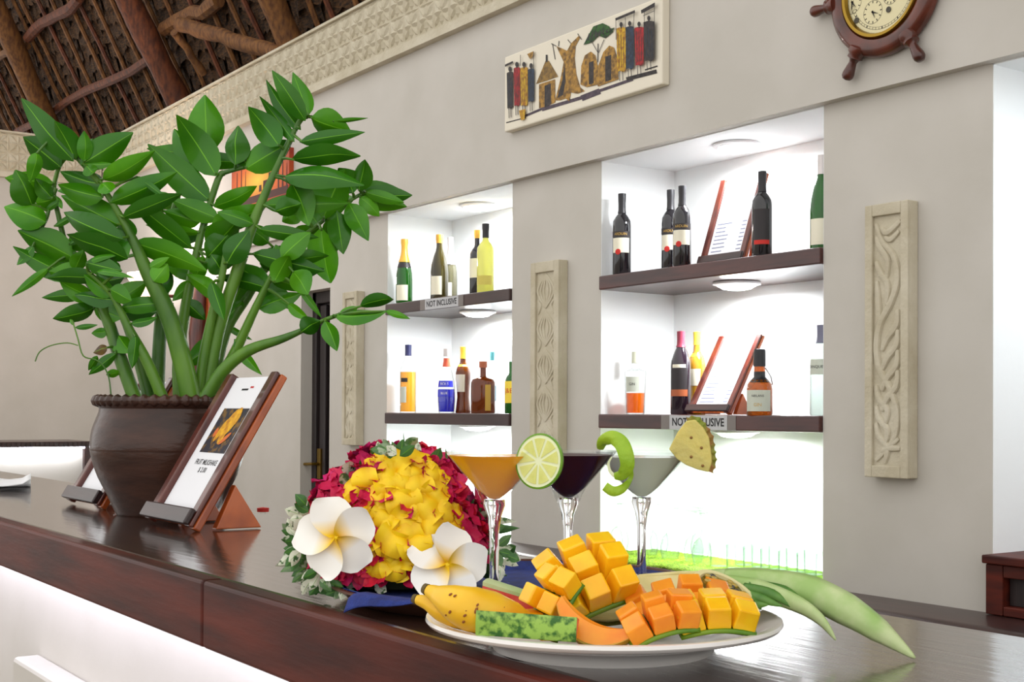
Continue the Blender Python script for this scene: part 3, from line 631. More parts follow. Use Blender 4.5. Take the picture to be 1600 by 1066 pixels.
# left niche, upper shelf
bottle(632,374,13,3.45,'champagne',ZU,GGREEN,FOILG,.36,'green champagne bottle with gold foil neck in the left niche',((.04,.28,.75,0,LCREAM),(.55,.63,1.6,0,LBLACK)))
bottle(687,367,14,3.5,'burgundy',ZU,GOLIVE,FOILG,.13,'dark olive wine bottle with orange-gold cap in the left niche',((.08,.36,.7,-.15,LCREAM),))
bottle(704,371,11,3.62,'champagne',ZU,GGREY,FOILS,.42,'slim grey-green bottle with silver foil neck in the left niche',((.1,.3,.4,.1,LCREAM),))
bottle(746,360,12,3.6,'bordeaux',ZU,GDARK,FOILG,.12,'dark wine bottle with orange cap behind the lemon-yellow bottle',((.3,.58,1.0,-.2,LCREAM),))
bottle(759,350,13.5,3.5,'bordeaux',ZU,GLEMON,FOILB,.2,'lemon-yellow liqueur bottle with black neck in the left niche',((.13,.26,1.0,0,mat('faded_yellow_label',(206,190,90),.6)),))
# left niche, lower shelf
bottle(638,539,13,3.46,'spirit',ZL,CLEAR,NAVY,.16,'clear bottle of golden spirit with navy cap in the left niche',((.15,.38,.4,-.3,LGREY),(.45,.51,.45,-.2,LBLACK)),.6,fillmat=GYEL)
bottle(698,545,14,3.48,'bowling',ZL,CLEAR,FOILS,.12,'bright blue liqueur bottle with red neck seal in the left niche',((.4,.5,1.2,0,GBLUE,('BOLS',.5,.06,WHITEP)),(.25,.36,1.0,0,GBLUE,('BLUE',.5,.05,WHITEP)),(.72,.85,3.14,0,REDO)),.37,fillmat=GBLUE)
bottle(724,542,12,3.56,'waisted',ZL,GBROWN,YEL,.18,'brown waisted liqueur bottle with yellow cap in the left niche',((.32,.58,.7,-.2,LCREAM),(.7,.73,3.14,0,YEL)))
bottle(755,565,19,3.5,'square',ZL,GBROWN,COPP,.12,'squat square brown liqueur bottle with copper cap in the left niche',((.05,.55,.25,-.3,mat('amber_label',(190,150,60),.6)),),flatten=.6)
bottle(769,550,10,3.66,'bordeaux',ZL,CLEAR,CYAN,.14,'clear bottle with pale cyan cap behind the square brown bottle',((.2,.45,.6,.3,WBLUE),))
bottle(799,565,10,3.5,'bordeaux',ZL,GGREEN,None,.0,'green whisky bottle with yellow label half hidden by the pilaster',((.2,.62,1.1,-.2,YEL,('J&B',.55,.13,REDL)),))
# right niche, upper shelf
WL = ((.27,.45,1.0,0,LCREAM),(.46,.53,1.2,0,LBLACK,('ARDUIN',.5,.045,GOLD)))
for x, yt, n, lb in ((972,303,3.46,'dark red wine bottle with cream label, alone at the left of the right niche'),(1048,297,3.56,'dark red wine bottle half hidden behind its twin in the right niche'),(1066,291,3.46,'dark red wine bottle in front of its twin, beside the shelf menu')):
    t, c, H, R = bottle(x, yt, 14.5, n, 'bordeaux', ZU, GDARK, FOILB, .24, lb, WL)
    a = math.atan2(-1,.5)
    u = V((math.cos(a), math.sin(a), 0)); MB().lathe([(.0001,.0015),(R*.3,.001),(R*.32,0)], c+u*(R*1.015)+V((0,0,H*.28)), 16, ax=(V((0,0,1)),u.cross(V((0,0,1))),u)).build('seal', REDL, t)
bottle(1191,268,16,3.46,'bordeaux',ZU,GDARK,FOILB,.24,'dark wine bottle with red stripe standing before the shelf menu',((.14,.19,.8,0,REDL),(.19,.55,.8,0,LBLACK)))
bottle(1284,243,18,3.5,'burgundy',ZU,GGREEN,FOILS,.2,'green wine bottle half hidden at the right edge of the right niche',((.06,.33,1.0,-.1,LCREAM),))
# right niche, lower shelf
bottle(993,550,17,3.52,'decanter',ZL,CLEAR,CORK,.18,'short clear bottle a third full of orange spirit in the right niche',((.36,.6,.7,-.2,LGREY,('GIN',.5,.06,INK)),),.34,fillmat=GORA)
bottle(1064,518,16,3.52,'spirit',ZL,GRUM,MAROON,.19,'dark rum bottle with maroon cap in the right niche',((.3,.55,.9,-.1,LBLACK),(.22,.3,.9,-.1,mat('copper_label',(170,90,50),.5)),(.56,.6,.7,-.1,LCREAM)))
bottle(1089,519,14,3.62,'waisted',ZL,mat('yellow_brown_liqueur_bottle',(176,126,34),.15,coat=.5),YEL,.16,'yellow-brown liqueur bottle behind the dark rum bottle',((.7,.74,3.14,0,YEL),(.35,.55,.6,-.1,LCREAM)))
t, c, H, R = bottle(1187,546,20,3.44,'flagon',ZL,GAMB,BLK,.26,'amber gin flagon with black swing stopper in the right niche',((.06,.38,1.1,-.1,LGREY,('GIN',.3,.07,GOLD),('NEILANS',.72,.05,INK)),(.5,.66,3.14,0,BLK)))
m = MB(); m.tube([c+CR*(R*.45)+V((0,0,H*.72)), c+CR*(R*.9)+V((0,0,H*.58)), c+CR*(R*1.02)+V((0,0,H*.46))], .003, 6); m.build('swing_wire', CHROME, t)
bottle(1283,508,17,3.5,'spirit',ZL,thin('frosted_clear_glass',(235,244,240),.8,.15,(220,236,230)),mat('grey_cap',(110,110,130),.4),.2,'clear spirit bottle at the right edge of the right niche',((.45,.62,1.0,-.2,LGREY,('TANQUERAY',.5,.045,INK)),))
# two red-capped bottles behind the bar
for x, yt, hw, n, lb in ((411,794,11,1.25,'small red-capped bottle behind the bar, beside the menu holder'),(474,780,14,1.28,'larger red-capped bottle behind the bar, next to the flowers')):
    bottle(x, yt, hw, n, 'spirit', .911, CLEAR, REDL, .05, lb, (), grp='red-capped bottles behind the bar', capr=2.4)
# ------------------------------------------------------------------ green mat and glasses in the right niche
MATG = mat('green_bead_mat', (150,190,30), .8, col2=(90,120,10), ns=160, bump=.8, bs=200)
a = at_n(958,860,3.40)
def matf(u, v):
    s = -4.27+u*1.18; w_ = .016*math.sin(u*23)+.012*math.sin(u*51+1)
    return V((s, 3.68-(3.68-3.25+w_)*v, ZB+.008+(.012*math.sin(max(0,v-.75)/.25*3.1)+.003*math.sin(u*150)*math.sin(v*60))+random.uniform(0,.004)))
m = MB(); m.grid(matf, 150, 20); gm = tag(m.build('shelf_mat', MATG, solid=.006), 'green beaded mat drooping over the bottom edge of the right niche', 'mat')
STEMG = thin('stemware_glass', (240,248,243), .8, .04, (236,246,240))
def wine_glass(p):
    R = .038; m = MB(); m.lathe([(R*.82,0),(R,.03),(R*1.02,.05),(R*.8,.085),(R*.2,.108),(.005,.115),(.0042,.15),(.0045,.185),(.012,.196),(R*.88,.2),(R*.9,.203)], p, 24, cap=False); return keep(m.build('g', STEMG, origin=p))
WG = wine_glass(V((0,0,0)))
def tumbler(): m = MB(); m.lathe([(.036,.09),(.033,.003),(.0001,.003)], (0,0,0), 24, cap=False); return keep(m.build('g', STEMG, origin=(0,0,0)))
TG = tumbler()
def put(me, name, p, label, cat, grp):
    o = bpy.data.objects.new(name, me); COL.objects.link(o); o.location = p; return tag(o, label, cat, grp)
zg = ZB+.014
WGL = ['wine glass standing upside down at the left end of the green mat','wine glass turned upside down behind the pale cocktail stem','upside-down wine glass just right of the pale cocktail stem','upside-down wine glass in the middle of the row on the mat','rightmost upside-down wine glass, next to the tumblers on the mat','upside-down wine glass behind the middle of the row on the mat','upside-down wine glass at the back left of the green mat']
for k, (x, n) in enumerate(((968,3.5),(1014,3.5),(1047,3.48),(1084,3.48),(1097,3.44),(1094,3.62),(1030,3.62))):
    put(WG, 'wine_glass', V((at_n(x, 860, n).x, n, zg)), WGL[k], 'glass', 'wine glasses on the green mat')
k = 0
for r, n in enumerate((3.46, 3.57)):
    for i in range(6):
        s = -3.64+i*.088+(r % 2)*.02
        put(TG, 'tumbler', V((s, n, zg)), '%s clear tumbler from the left in the %s row on the green mat' % (('first','second','third','fourth','fifth','last')[i], ('front','back')[r]), 'glass', 'tumblers on the green mat')
# ------------------------------------------------------------------ potted plant
CLAY = mat('burnished_brown_clay', (72,46,36), .3, col2=(52,34,28), ns=10, stretch=(1,1,3), coat=.12, bump=.15, bs=30, spec=.35)
LEAF = mat('glossy_green_leaf', (86,158,10), .34, col2=(50,122,8), ns=9, coat=.15, rand=(34,92,6), spec=.3)
MIDRIB = mat('pale_leaf_midrib', (110,176,40), .4, spec=.3)
STEM = mat('green_plant_stem', (92,136,38), .35, col2=(52,96,28), ns=14, stretch=(1,1,.4))
BROWNL = mat('browned_leaf', (120,92,28), .5, col2=(70,50,24), ns=30)
PZ = at_z(262, 803, BT); pot = thing('potted_plant', PZ, 'tall leafy green plant in a round brown clay pot on the bar', 'potted plant')
ZP = (PZ-CAM).dot(CF); k_ = ZP/F
PR = [(.0001,0),(76,0),(80,6),(91,30),(106,60),(115,88),(117.5,108),(115,130),(109,148),(105,158),(104,164),(108,168),(110,172)]
PR = [PR[0]]+[(p.x, p.y) for p in smoothpath([V((r, z, 0)) for r, z in PR[1:10]], 4)]+PR[10:]
m = MB(); m.lathe([(r*k_, z*k_) for r, z in PR]+[(100*k_,172*k_),(98*k_,158*k_)], PZ, 56); po = m.build('pot', CLAY, pot)
m = MB(); n = 240; R0 = 107*k_
m.tube([PZ+V((R0*math.cos(a), R0*math.sin(a), 176*k_)) for a in [2*math.pi*i/n for i in range(n)]], [8*k_*(1+.22*math.sin(i/n*2*math.pi*44)) for i in range(n)], 8, closed=True, ref=(0,0,1)); m.build('rope_rim', CLAY, po)
m = MB(); m.lathe([(112*k_,98*k_),(117.6*k_,99.5*k_),(118.2*k_,102*k_),(112*k_,104*k_)], PZ, 56, cap=False); m.build('ridge', CLAY, po)
m = MB(); m.grid(lambda u, v: PZ+V((97*k_*v*math.cos(u*6.2832), 97*k_*v*math.sin(u*6.2832), 168*k_+random.uniform(0,5)*k_)), 40, 8); m.build('soil', mat('sandy_soil', (176,150,116), .9, col2=(120,96,70), ns=40, bump=.6, bs=90), pot)
rp_ = random.Random(5)
for i in range(22):
    a = rp_.uniform(0,6.28); r = rp_.uniform(40,92)*k_; s = rp_.uniform(3,7)*k_
    MB().sphere(PZ+V((r*math.cos(a), r*math.sin(a), 172*k_)), (s*1.3,s,s*.8), 8, 5).build('pebble', mat('pale_pebble', (206,186,150), .8) if i == 0 else bpy.data.materials['pale_pebble'], pot)
# stems: pixel tracks, radius (px) at foot and tip, distance offsets (m) at foot and tip
STEMS = [
 ([(300,632),(284,560),(262,490),(230,425),(205,370),(165,300),(120,245),(80,205)], 17, 4, -.05, -.10),
 ([(213,628),(188,560),(168,500),(146,452),(125,425),(108,398),(96,366)], 12, 4, -.02, .02),
 ([(233,626),(218,570),(196,505),(172,462),(148,436)], 10, 4, .04, .06),
 ([(258,632),(232,570),(205,520),(180,470),(160,445),(138,425)], 10, 3, -.06, -.08),
 ([(104,392),(92,340),(84,300),(92,262),(106,243)], 5, 3, .02, .0),
 ([(245,628),(250,520),(256,440),(264,370),(280,300),(305,262),(325,215)], 12, 4, .05, .10),
 ([(281,628),(279,560),(290,480),(302,420),(316,360),(340,282),(350,270)], 11, 5, .02, .03),
 ([(309,630),(318,560),(332,490),(345,440),(354,392)], 10, 5, -.03, -.04),
 ([(350,270),(375,263),(402,256)], 4, 3, .03, .03),
 ([(322,625),(340,520),(372,420),(395,350),(420,290),(445,235),(468,190),(480,182)], 12, 4, -.02, -.02),
 ([(328,618),(352,520),(385,465),(412,422),(445,392),(475,368),(505,345),(545,315),(570,300)], 10, 3, .06, .12),
 ([(324,622),(362,560),(400,480),(428,425),(450,395)], 10, 4, .0, -.06),
 ([(322,622),(348,580),(388,548),(440,530),(478,514),(508,500),(530,492)], 11, 3, -.08, -.12),
 ([(88,294),(76,330),(70,348)], 3, 3, .0, .0)]
stems = []
for pts, r0, r1, d0, d1 in STEMS:
    n = len(pts); P3 = [at_d(x, y, ZP+d0+(d1-d0)*i/(n-1)) for i, (x, y) in enumerate(pts)]
    P3 = smoothpath(P3, 4); m = MB(); m.tube(P3, lerps([r0*k_, r0*.8*k_, r1*k_*1.2, r1*k_], len(P3)), 10)
    stems.append((m.build('stem', STEM, pot), P3))
def pix(p):
    d = p-CAM; Z = d.dot(CF); return 800+F*d.dot(CR)/Z, CY-F*d.dot(CU)/Z, Z
SPX = [(si, pix(p), p) for si, (o, P) in enumerate(stems) for p in P]
LEAVES = '''95 261 36 214 38;115 252 31 153 34;118 250 86 188 26;132 252 133 204 20;126 258 208 207 38;128 256 176 257 12;134 258 148 272 20;84 287 8 278 28;58 238 48 284 20;
50 322 26 266 40;72 347 6 321 38;82 310 54 279 22;86 310 56 318 24;92 314 70 331 9;86 306 98 327 8;162 308 90 290 28;160 288 97 271 30;158 285 176 300 22;160 281 240 240 28;172 317 276 271 30;
190 341 285 302 24;186 352 97 306 38;192 374 92 332 34;200 404 104 366 32;200 402 150 352 38;114 402 28 360 40;126 431 22 391 28;128 434 78 424 34;76 419 19 463 12;52 384 27 415 14;62 343 33 365 9;
108 383 140 360 9;84 354 122 332 9;116 422 131 391 22;134 412 184 396 8;134 410 192 424 26;150 424 206 432 9;140 442 196 434 26;148 466 92 440 24;130 460 67 465 18;148 481 84 500 24;146 480 192 498 26;188 488 246 488 24;
204 506 246 497 12;168 518 143 521 14;168 543 145 551 13;182 552 138 586 15;166 586 190 582 11;212 524 207 576 16;184 524 204 552 28;338 275 278 181 42;323 238 320 147 48;308 272 272 198 32;328 314 231 226 40;
212 275 262 312 9;300 389 201 310 28;342 342 268 312 28;312 348 256 330 26;312 364 226 353 14;207 379 325 422 32;230 420 264 402 12;262 402 316 436 30;334 323 402 293 24;330 354 416 324 32;328 392 372 344 38;
324 402 362 360 34;354 412 388 360 34;320 412 380 384 32;368 258 370 196 32;388 260 368 230 26;384 264 456 220 38;436 228 390 168 36;460 222 407 152 17;470 203 415 128 19;477 189 426 110 26;482 180 458 114 26;
486 184 546 206 36;520 190 575 185 6;468 222 568 206 20;455 250 566 240 28;444 276 562 282 30;456 286 484 352 38;410 320 546 318 28;505 342 538 264 50;552 302 530 262 36;560 298 571 249 26;
570 300 632 317 17;562 308 594 337 22;545 318 574 373 30;526 330 536 396 32;502 356 515 446 40;512 342 528 392 28;404 358 498 372 20;394 396 506 424 28;458 424 482 460 32;400 436 462 483 28;
450 474 482 500 14;466 448 503 496 10;470 519 500 500 26;508 501 527 547 22;522 494 604 490 20;562 479 617 465 19;602 486 641 498 9;348 528 288 571 32;366 530 408 588 15;350 506 394 532 9;362 482 388 420 30;428 442 452 398 28;
440 404 484 362 30;414 424 446 384 34;396 350 340 330 20;300 440 270 470 18;318 400 300 450 22;380 470 352 500 16;240 330 262 305 18;430 330 470 318 26;470 330 440 345 24;420 380 386 352 26;530 492 560 480 14;180 430 158 405 30;172 452 205 470 24;
265 420 240 470 26;330 440 350 500 20;290 470 320 500 22;262 400 290 340 22;240 440 262 412 26'''
leaf_rng = random.Random(11)
def make_leaf(b, t, w_, roll, mt, parent, fold=.16, curl=None, name='leaf', nl=9, nwid=6, tipw=.0, blunt=.78):
    L = t-b; ln = L.length; u = L.normalized(); vv = (b-CAM).normalized()
    side = u.cross(vv).normalized(); nrm = side.cross(u).normalized()
    side = side*math.cos(roll)+nrm*math.sin(roll); nrm = side.cross(u).normalized()
    curl = leaf_rng.uniform(-.12,.12) if curl is None else curl
    wob = leaf_rng.uniform(0,6); wa = leaf_rng.uniform(.0,.05)
    def fn(i, j):
        s = i; x = j*2-1
        wid = w_*.5*(math.sin(math.pi*min(s**blunt*1.0, 1))**.82 if 0 < s < 1 else 0)
        wid = max(wid, w_*.02)
        z = curl*ln*4*s*(1-s)-curl*ln*s*s + abs(x)**1.3*wid*fold*2 + wa*w_*math.sin(s*9+wob+x)
        return b+u*(ln*s)+side*(x*wid)+nrm*z
    m = MB(); XS = (0,.17,.34,.482,.518,.66,.83,1)
    m.grid(lambda j, i: fn(i, XS[int(j*7+.5)]), 7, nl)
    m.m = [1 if k % 7 == 3 else 0 for k in range(len(m.f))]
    return m.build(name, [mt, MIDRIB], parent, ang=80)
for ln_ in LEAVES.replace('\n','').split(';'):
    bx, by, tx, ty, wd = [float(q) for q in ln_.split()]
    si, (sx, sy, sz), sp_ = min(SPX, key=lambda q: (q[1][0]-bx)**2+(q[1][1]-by)**2)
    zb_ = sz-.012+leaf_rng.uniform(-.012,.008); b = at_d(bx, by, zb_)
    L0 = px(math.hypot(tx-bx, ty-by), zb_)
    t = at_d(tx, ty, zb_+leaf_rng.uniform(-.5,.25)*L0)
    roll = leaf_rng.uniform(-.5,.5)
    lf = make_leaf(b, t, px(wd, zb_)*1.2/math.cos(roll), roll, BROWNL if (bx, by) in ((168,543),) else LEAF, stems[si][0], leaf_rng.uniform(.08,.22))
    if (b-sp_).length > .004:
        m = MB(); m.tube([sp_, (sp_+b)/2+V((0,0,.002)), b+(t-b)*.04], [px(3.0,zb_), px(2.4,zb_), px(1.8,zb_)], 6); m.build('petiole', STEM, stems[si][0])
for i in range(34):      # inner leaves that fill the crown
    si = leaf_rng.choice((0,5,7,10,11,1,3)); P = stems[si][1]; sp_ = P[leaf_rng.randrange(len(P)//2, len(P)-2)]
    x0, y0, z0 = pix(sp_); an = leaf_rng.uniform(-.5,3.6); ln2 = leaf_rng.uniform(55,85); b = sp_+CF*.01
    t = at_d(x0+ln2*math.cos(an), y0-ln2*.55*math.sin(an), z0+leaf_rng.uniform(.0,.06)); make_leaf(b, t, px(leaf_rng.uniform(26,36), z0), leaf_rng.uniform(-.5,.5), LEAF, stems[si][0])
# thin climbing tendril
td = [(174,624),(170,590),(160,570),(148,562),(130,556),(122,530),(116,510),(112,500)]
T3 = smoothpath([at_d(x, y, ZP-.06) for x, y in td], 4); m = MB(); m.tube(T3, px(1.2,ZP), 6); ten = m.build('tendril', STEM, pot)
m = MB(); m.tube(smoothpath([at_d(x, y, ZP-.06) for x, y in ((122,540),(105,536),(80,540),(62,550),(55,565))], 4), px(1.0,ZP), 6); m.build('tendril_shoot', STEM, ten)
for bx, by, tx, ty, wd in ((117,512,153,508,9),(116,508,108,498,6),(152,556,138,580,12)):
    make_leaf(at_d(bx,by,ZP-.06), at_d(tx,ty,ZP-.05), px(wd,ZP), .2, LEAF, ten)
# folded napkin at the far left of the bar
NAP = mat('white_napkin', (240,240,242), .8, bump=.2, bs=60)
np0 = at_z(-30, 754, BT); t = thing('napkin', np0, 'folded white paper napkin lying on the bar at the far left', 'napkin')
for k in range(3):
    a = at_z(-40, 760-k, BT+.003+k*.006); 
    def nf_(u, v, k=k):
        p = at_z(-40+u*88, 758-v*9, BT+.006+k*.006); return p+V((0,0,.003*math.sin(u*6+k)+(.012*max(0,u-.85)/.15 if k == 2 else 0)))
    m = MB(); m.grid(nf_, 14, 5); m.build('fold', NAP, t, solid=.003)
# ------------------------------------------------------------------ round tray with blue cloth
TC = V((-1.232, .854, BT)); tray = thing('tray', TC, 'round copper-rimmed tray lined with blue cloth under flowers and cocktails', 'tray')
m = MB(); m.lathe([(.0001,.004),(.165,.004),(.17,.001),(.186,.001),(.205,.014),(.211,.0165),(.211,.019),(.205,.0185),(.187,.0075),(.0001,.0075)], TC, 64, cap=False); m.build('tray_body', mat('worn_copper_brown', (96,60,46), .35, metal=.3), tray)
BLUEC = mat('royal_blue_cloth', (34,54,132), .8, col2=(26,40,104), ns=60, bump=.3, bs=250)
def cl(u, v):
    a = u*6.2832; r = .2*v; z = .0085 if r < .187 else .0085+(r-.187)*.7
    return TC+V((r*math.cos(a), r*math.sin(a), z+.0008*math.sin(a*7)*v))
m = MB(); m.grid(cl, 64, 12); cloth = tag(m.build('tray_cloth', BLUEC, solid=.0012), 'royal blue cloth lining the round tray with a drooping corner', 'cloth')
c0 = at_z(545, 928, BT+.021); c1 = at_z(690, 936, BT+.021); ctr = TC+V((0,0,.021))
def flap(u, v):
    p = c0.lerp(c1, u); ed = (p-ctr); ed.z = 0; ed.normalize(); base = V((ctr.x, ctr.y, 0))+ed*(.2+.016*min(1,v*2)); 
    drop = max(0, .019*(1-u)**1.4*(v-.35)/.65); return V((base.x, base.y, BT+.0208-drop))+ed*(.012*v*(1-u))+V((0,0,.002*math.sin(u*7)*v))
m = MB(); m.grid(flap, 16, 8); m.build('drooping_corner', BLUEC, cloth, solid=.0012)
# ------------------------------------------------------------------ cocktail glasses
GLASS = mat('clear_crystal', (255,255,255), .0, trans=1.0, ior=1.45)
BOWLG = thin('cocktail_bowl_glass', (252,253,253), .7, edge=.88)
TB = BT+.0105
def cocktail(x, yr, Z, hw, liquid, label, level=.86, top=None):
    c = at_d(x, yr, Z); zt = c.z; R = px(hw, Z); c.z = TB; H = zt-TB
    t = thing('cocktail_glass', c, label, 'cocktail', 'three cocktails on the tray')
    bh = R*1.03; zb = H-bh                    # cone
    w_ = .0013
    out = [(.0001,0),(.034,0),(.0345,.0012),(.03,.0025),(.012,.005),(.0062,.012),(.0048,.03),(.0052,zb-.03),(.0075,zb-.014),(.0125,zb+.0),(R*.36,zb+bh*.26),(R*.68,zb+bh*.625),(R,H)]
    inn = [(R-w_,H),(R*.68-w_,zb+bh*.625),(R*.36-w_,zb+bh*.262),(R*.2,zb+bh*.15),(.006,zb+bh*.085),(.0001,zb+bh*.07)]
    m = MB(); m.lathe(out[:9]+[(.0118,zb-.002),(.011,zb+.004),(.006,zb+bh*.075),(.0001,zb+bh*.07)], c, 48, cap=False); m.build('stem', GLASS, t, ang=35)
    m = MB(); m.lathe([(.0128,zb)]+out[10:]+[(R-w_*.5,H+.0006)]+inn[:3]+[(R*.2,zb+bh*.15),(.0118,zb+.004)], c, 64, cap=False); m.build('bowl', BOWLG, t, ang=35)
    zl = zb+bh*level; rl = (R-w_)*(.68+(level-.625)/.375*.32) if level > .625 else R*.6
    m = MB(); m.lathe([(.0001,zb+bh*.075),(.0055,zb+bh*.09),(R*.2-.0002,zb+bh*.155),(R*.36-w_-.0003,zb+bh*.265),(R*.68-w_-.0003,zb+bh*.625),(rl-.0003,zl),(.0001,zl)], c, 64, cap=False); m.build('drink', liquid, t, ang=35)
    return t, c, H, R
JUICE = bpy.data.materials.new('layered_mango_juice'); JUICE.use_nodes = True      # orange above, peach below, lets light through
nt = JUICE.node_tree; b_ = nt.nodes['Principled BSDF']; tc = nt.nodes.new('ShaderNodeTexCoord'); sx = nt.nodes.new('ShaderNodeSeparateXYZ'); rp = nt.nodes.new('ShaderNodeValToRGB'); mr = nt.nodes.new('ShaderNodeMapRange')
nt.links.new(tc.outputs['Object'], sx.inputs[0]); nt.links.new(sx.outputs['Z'], mr.inputs[0]); mr.inputs[1].default_value = .095; mr.inputs[2].default_value = .15
nt.links.new(mr.outputs[0], rp.inputs[0]); e = rp.color_ramp.elements; e[0].color = lin((255,214,160))+(1,); e[1].color = lin((255,196,20))+(1,); x_ = e.new(.45); x_.color = lin((255,204,110))+(1,)
nt.links.new(rp.outputs[0], b_.inputs['Base Color']); b_.inputs['Roughness'].default_value = .25
tr_ = nt.nodes.new('ShaderNodeBsdfTranslucent'); mx_ = nt.nodes.new('ShaderNodeMixShader'); mx_.inputs[0].default_value = .4; nt.links.new(rp.outputs[0], tr_.inputs[0])
nt.links.new(b_.outputs[0], mx_.inputs[1]); nt.links.new(tr_.outputs[0], mx_.inputs[2]); nt.links.new(mx_.outputs[0], nt.nodes['Material Output'].inputs[0])
COLA = mat('dark_cola', (66,24,8), .35, spec=.15); PALE = thin('cloudy_pale_lime', (236,236,220), .15, .7, (236,234,216), .2, .92)
g1 = cocktail(773, 706, 1.38, 78, JUICE, 'martini glass of layered orange juice with a lime slice', .93)
g2 = cocktail(888, 705, 1.455, 76, COLA, 'martini glass of dark cola cocktail with a curl of lime peel', .93)
g3 = cocktail(1003, 706, 1.53, 74, PALE, 'martini glass of cloudy pale cocktail with a pineapple slice', .9)
# ------------------------------------------------------------------ garnishes
LIMER = mat('lime_rind', (110,158,28), .35, col2=(84,130,20), ns=40, bump=.2, bs=200); PITH = mat('lime_pith', (226,232,190), .6); PULP = mat('lime_pulp', (214,212,110), .3, col2=(230,226,136), ns=60, sss=.3)
Zl = 1.34; lc = at_d(843, 721, Zl); sx_ = (CR*.93-CF*.36).normalized(); su = CU.copy(); su = (su*.97+CR*.2).normalized(); sx_ = (sx_-su*sx_.dot(su)).normalized(); sn = sx_.cross(su)
lr = px(44, Zl)
ls = thing('lime_slice', lc, 'round lime slice stuck on the rim of the orange cocktail', 'lime slice')
AXL = (sx_*.88, su, sn)
m = MB(); m.lathe([(lr*.93,-.003),(lr,-.002),(lr,.002),(lr*.93,.003)], lc, 40, ax=AXL, cap=False); m.lathe([(lr*.93,.003),(lr*.93,-.003)], lc, 40, ax=AXL, cap=False); m.build('rind', LIMER, ls)
m = MB(); m.lathe([(.0001,-.0027),(lr*.93,-.0027),(lr*.93,.0027),(.0001,.0027)], lc, 40, ax=AXL, cap=False); m.build('pith', PITH, ls)
for k in range(9):
    a0 = k*6.2832/9+.07; a1 = (k+1)*6.2832/9-.07
    pts = [(.14,(a0+a1)/2)]+[(.82,a0+(a1-a0)*i/5) for i in range(6)]
    for sgn in (-1,):
        poly = [lc+AXL[0]*(r*lr*math.cos(a))+AXL[1]*(r*lr*math.sin(a))+sn*(.0026 if (sn.dot(CF) < 0) else -.0026) for r, a in pts]
        MB().prism(poly, sn*(.0008 if sn.dot(CF) < 0 else -.0008)).build('segment', PULP, ls, smooth=False)
Zt = 1.40; tw = thing('lime_twist', at_d(965, 725, Zt), 'curled strip of lime peel hanging on the cola glass', 'lime peel')
def ribbon(pts, wid, name, mt, par, th=.35):
    P = smoothpath([at_d(x, y, Zt+dz) for x, y, dz in pts], 6); m = MB()
    m.tube(P, lerps([px(w_, Zt) for w_ in wid], len(P)), 8, flat=th, ref=tuple(CF)); return m.build(name, mt, par)
LIMEB = mat('bright_lime_peel', (158,192,40), .4, col2=(134,174,30), ns=30, bump=.2, bs=150)
pe = ribbon([(938,702,.01),(942,690,0),(956,684,-.01),(970,692,-.015),(978,710,-.02),(980,728,-.02),(972,742,-.015),(960,744,-.01)], [5,9,11,12,12,11,9,5], 'peel', LIMEB, tw, .3)
ribbon([(960,744,-.01),(953,736,0),(951,724,.01),(956,714,.012)], [3,2.5,2,1], 'peel_tail', PITH, tw)
ribbon([(984,726,-.01),(987,740,0),(983,752,.0),(972,764,-.01),(958,768,-.015),(945,760,-.015)], [2,3,4,7,8,7], 'peel_end', LIMEB, tw, .35)
ZPn = 1.49; pw = thing('pineapple_slice', at_d(1080,700,ZPn), 'thin pineapple wedge stuck on the rim of the pale cocktail', 'pineapple')
PINE = mat('pineapple_flesh', (222,206,112), .4, col2=(204,190,110), ns=30, sss=.3, bump=.2, bs=120); PSKIN = mat('pineapple_skin', (120,140,40), .6, col2=(150,100,50), ns=60, bump=.6, bs=80)
pg = [(1045,702),(1058,676),(1072,658),(1086,656),(1098,668),(1107,684),(1110,704),(1112,722),(1107,738),(1090,734),(1072,727),(1058,718)]
th = (CF+CR*.4).normalized()*.011
m = MB(); m.prism([at_d(x, y, ZPn) for x, y in pg], th); m.build('flesh', PINE, pw, bevel=.001)
ed = [(1072,658),(1086,656),(1098,668),(1107,684),(1110,704),(1112,722),(1107,738)]
E3 = smoothpath([at_d(x, y, ZPn)+th*.5 for x, y in ed], 5); m = MB(); m.tube(E3, [px(3.2+1.6*(i % 3 == 0), ZPn) for i in range(len(E3))], 6, flat=1.6); m.build('rind', PSKIN, pw)
for x, y in ((1080,684),(1096,700),(1080,714),(1098,728)):
    m = MB(); m.sphere(at_d(x, y, ZPn-.0003), (px(2.4,ZPn),)*3, 8, 5); m.build('eye', mat('brown_pineapple_eye', (140,100,50), .6) if x == 1080 and y == 684 else bpy.data.materials['brown_pineapple_eye'], pw)
# ------------------------------------------------------------------ flower arrangement
ZFl = 1.50; fc = at_d(622, 842, ZFl); k2 = ZFl/F
fb = V((fc.x, fc.y, BT+.012)); fl = thing('flower_arrangement', fb, 'dome of yellow, white and crimson flowers with variegated leaves on the tray', 'flowers')
RX, RY, RZ = 146*k2, 108*k2*1.0, 148*k2
def dome(x, y, grow=1.0):
    d = ray(x, y); o_ = CAM-fc
    a = d.dot(CR)/RX/grow; b = d.dot(CF)/RY/grow; c = d.dot(CU)/RZ/grow; oa = o_.dot(CR)/RX/grow; ob = o_.dot(CF)/RY/grow; oc = o_.dot(CU)/RZ/grow
    A = a*a+b*b+c*c; B = 2*(a*oa+b*ob+c*oc); Cc = oa*oa+ob*ob+oc*oc-1; D = B*B-4*A*Cc
    t = (-B-math.sqrt(max(D,0)))/(2*A); p = CAM+d*t; q = p-fc
    return p, (CR*(q.dot(CR)/RX**2)+CF*(q.dot(CF)/RY**2)+CU*(q.dot(CU)/RZ**2)).normalized()
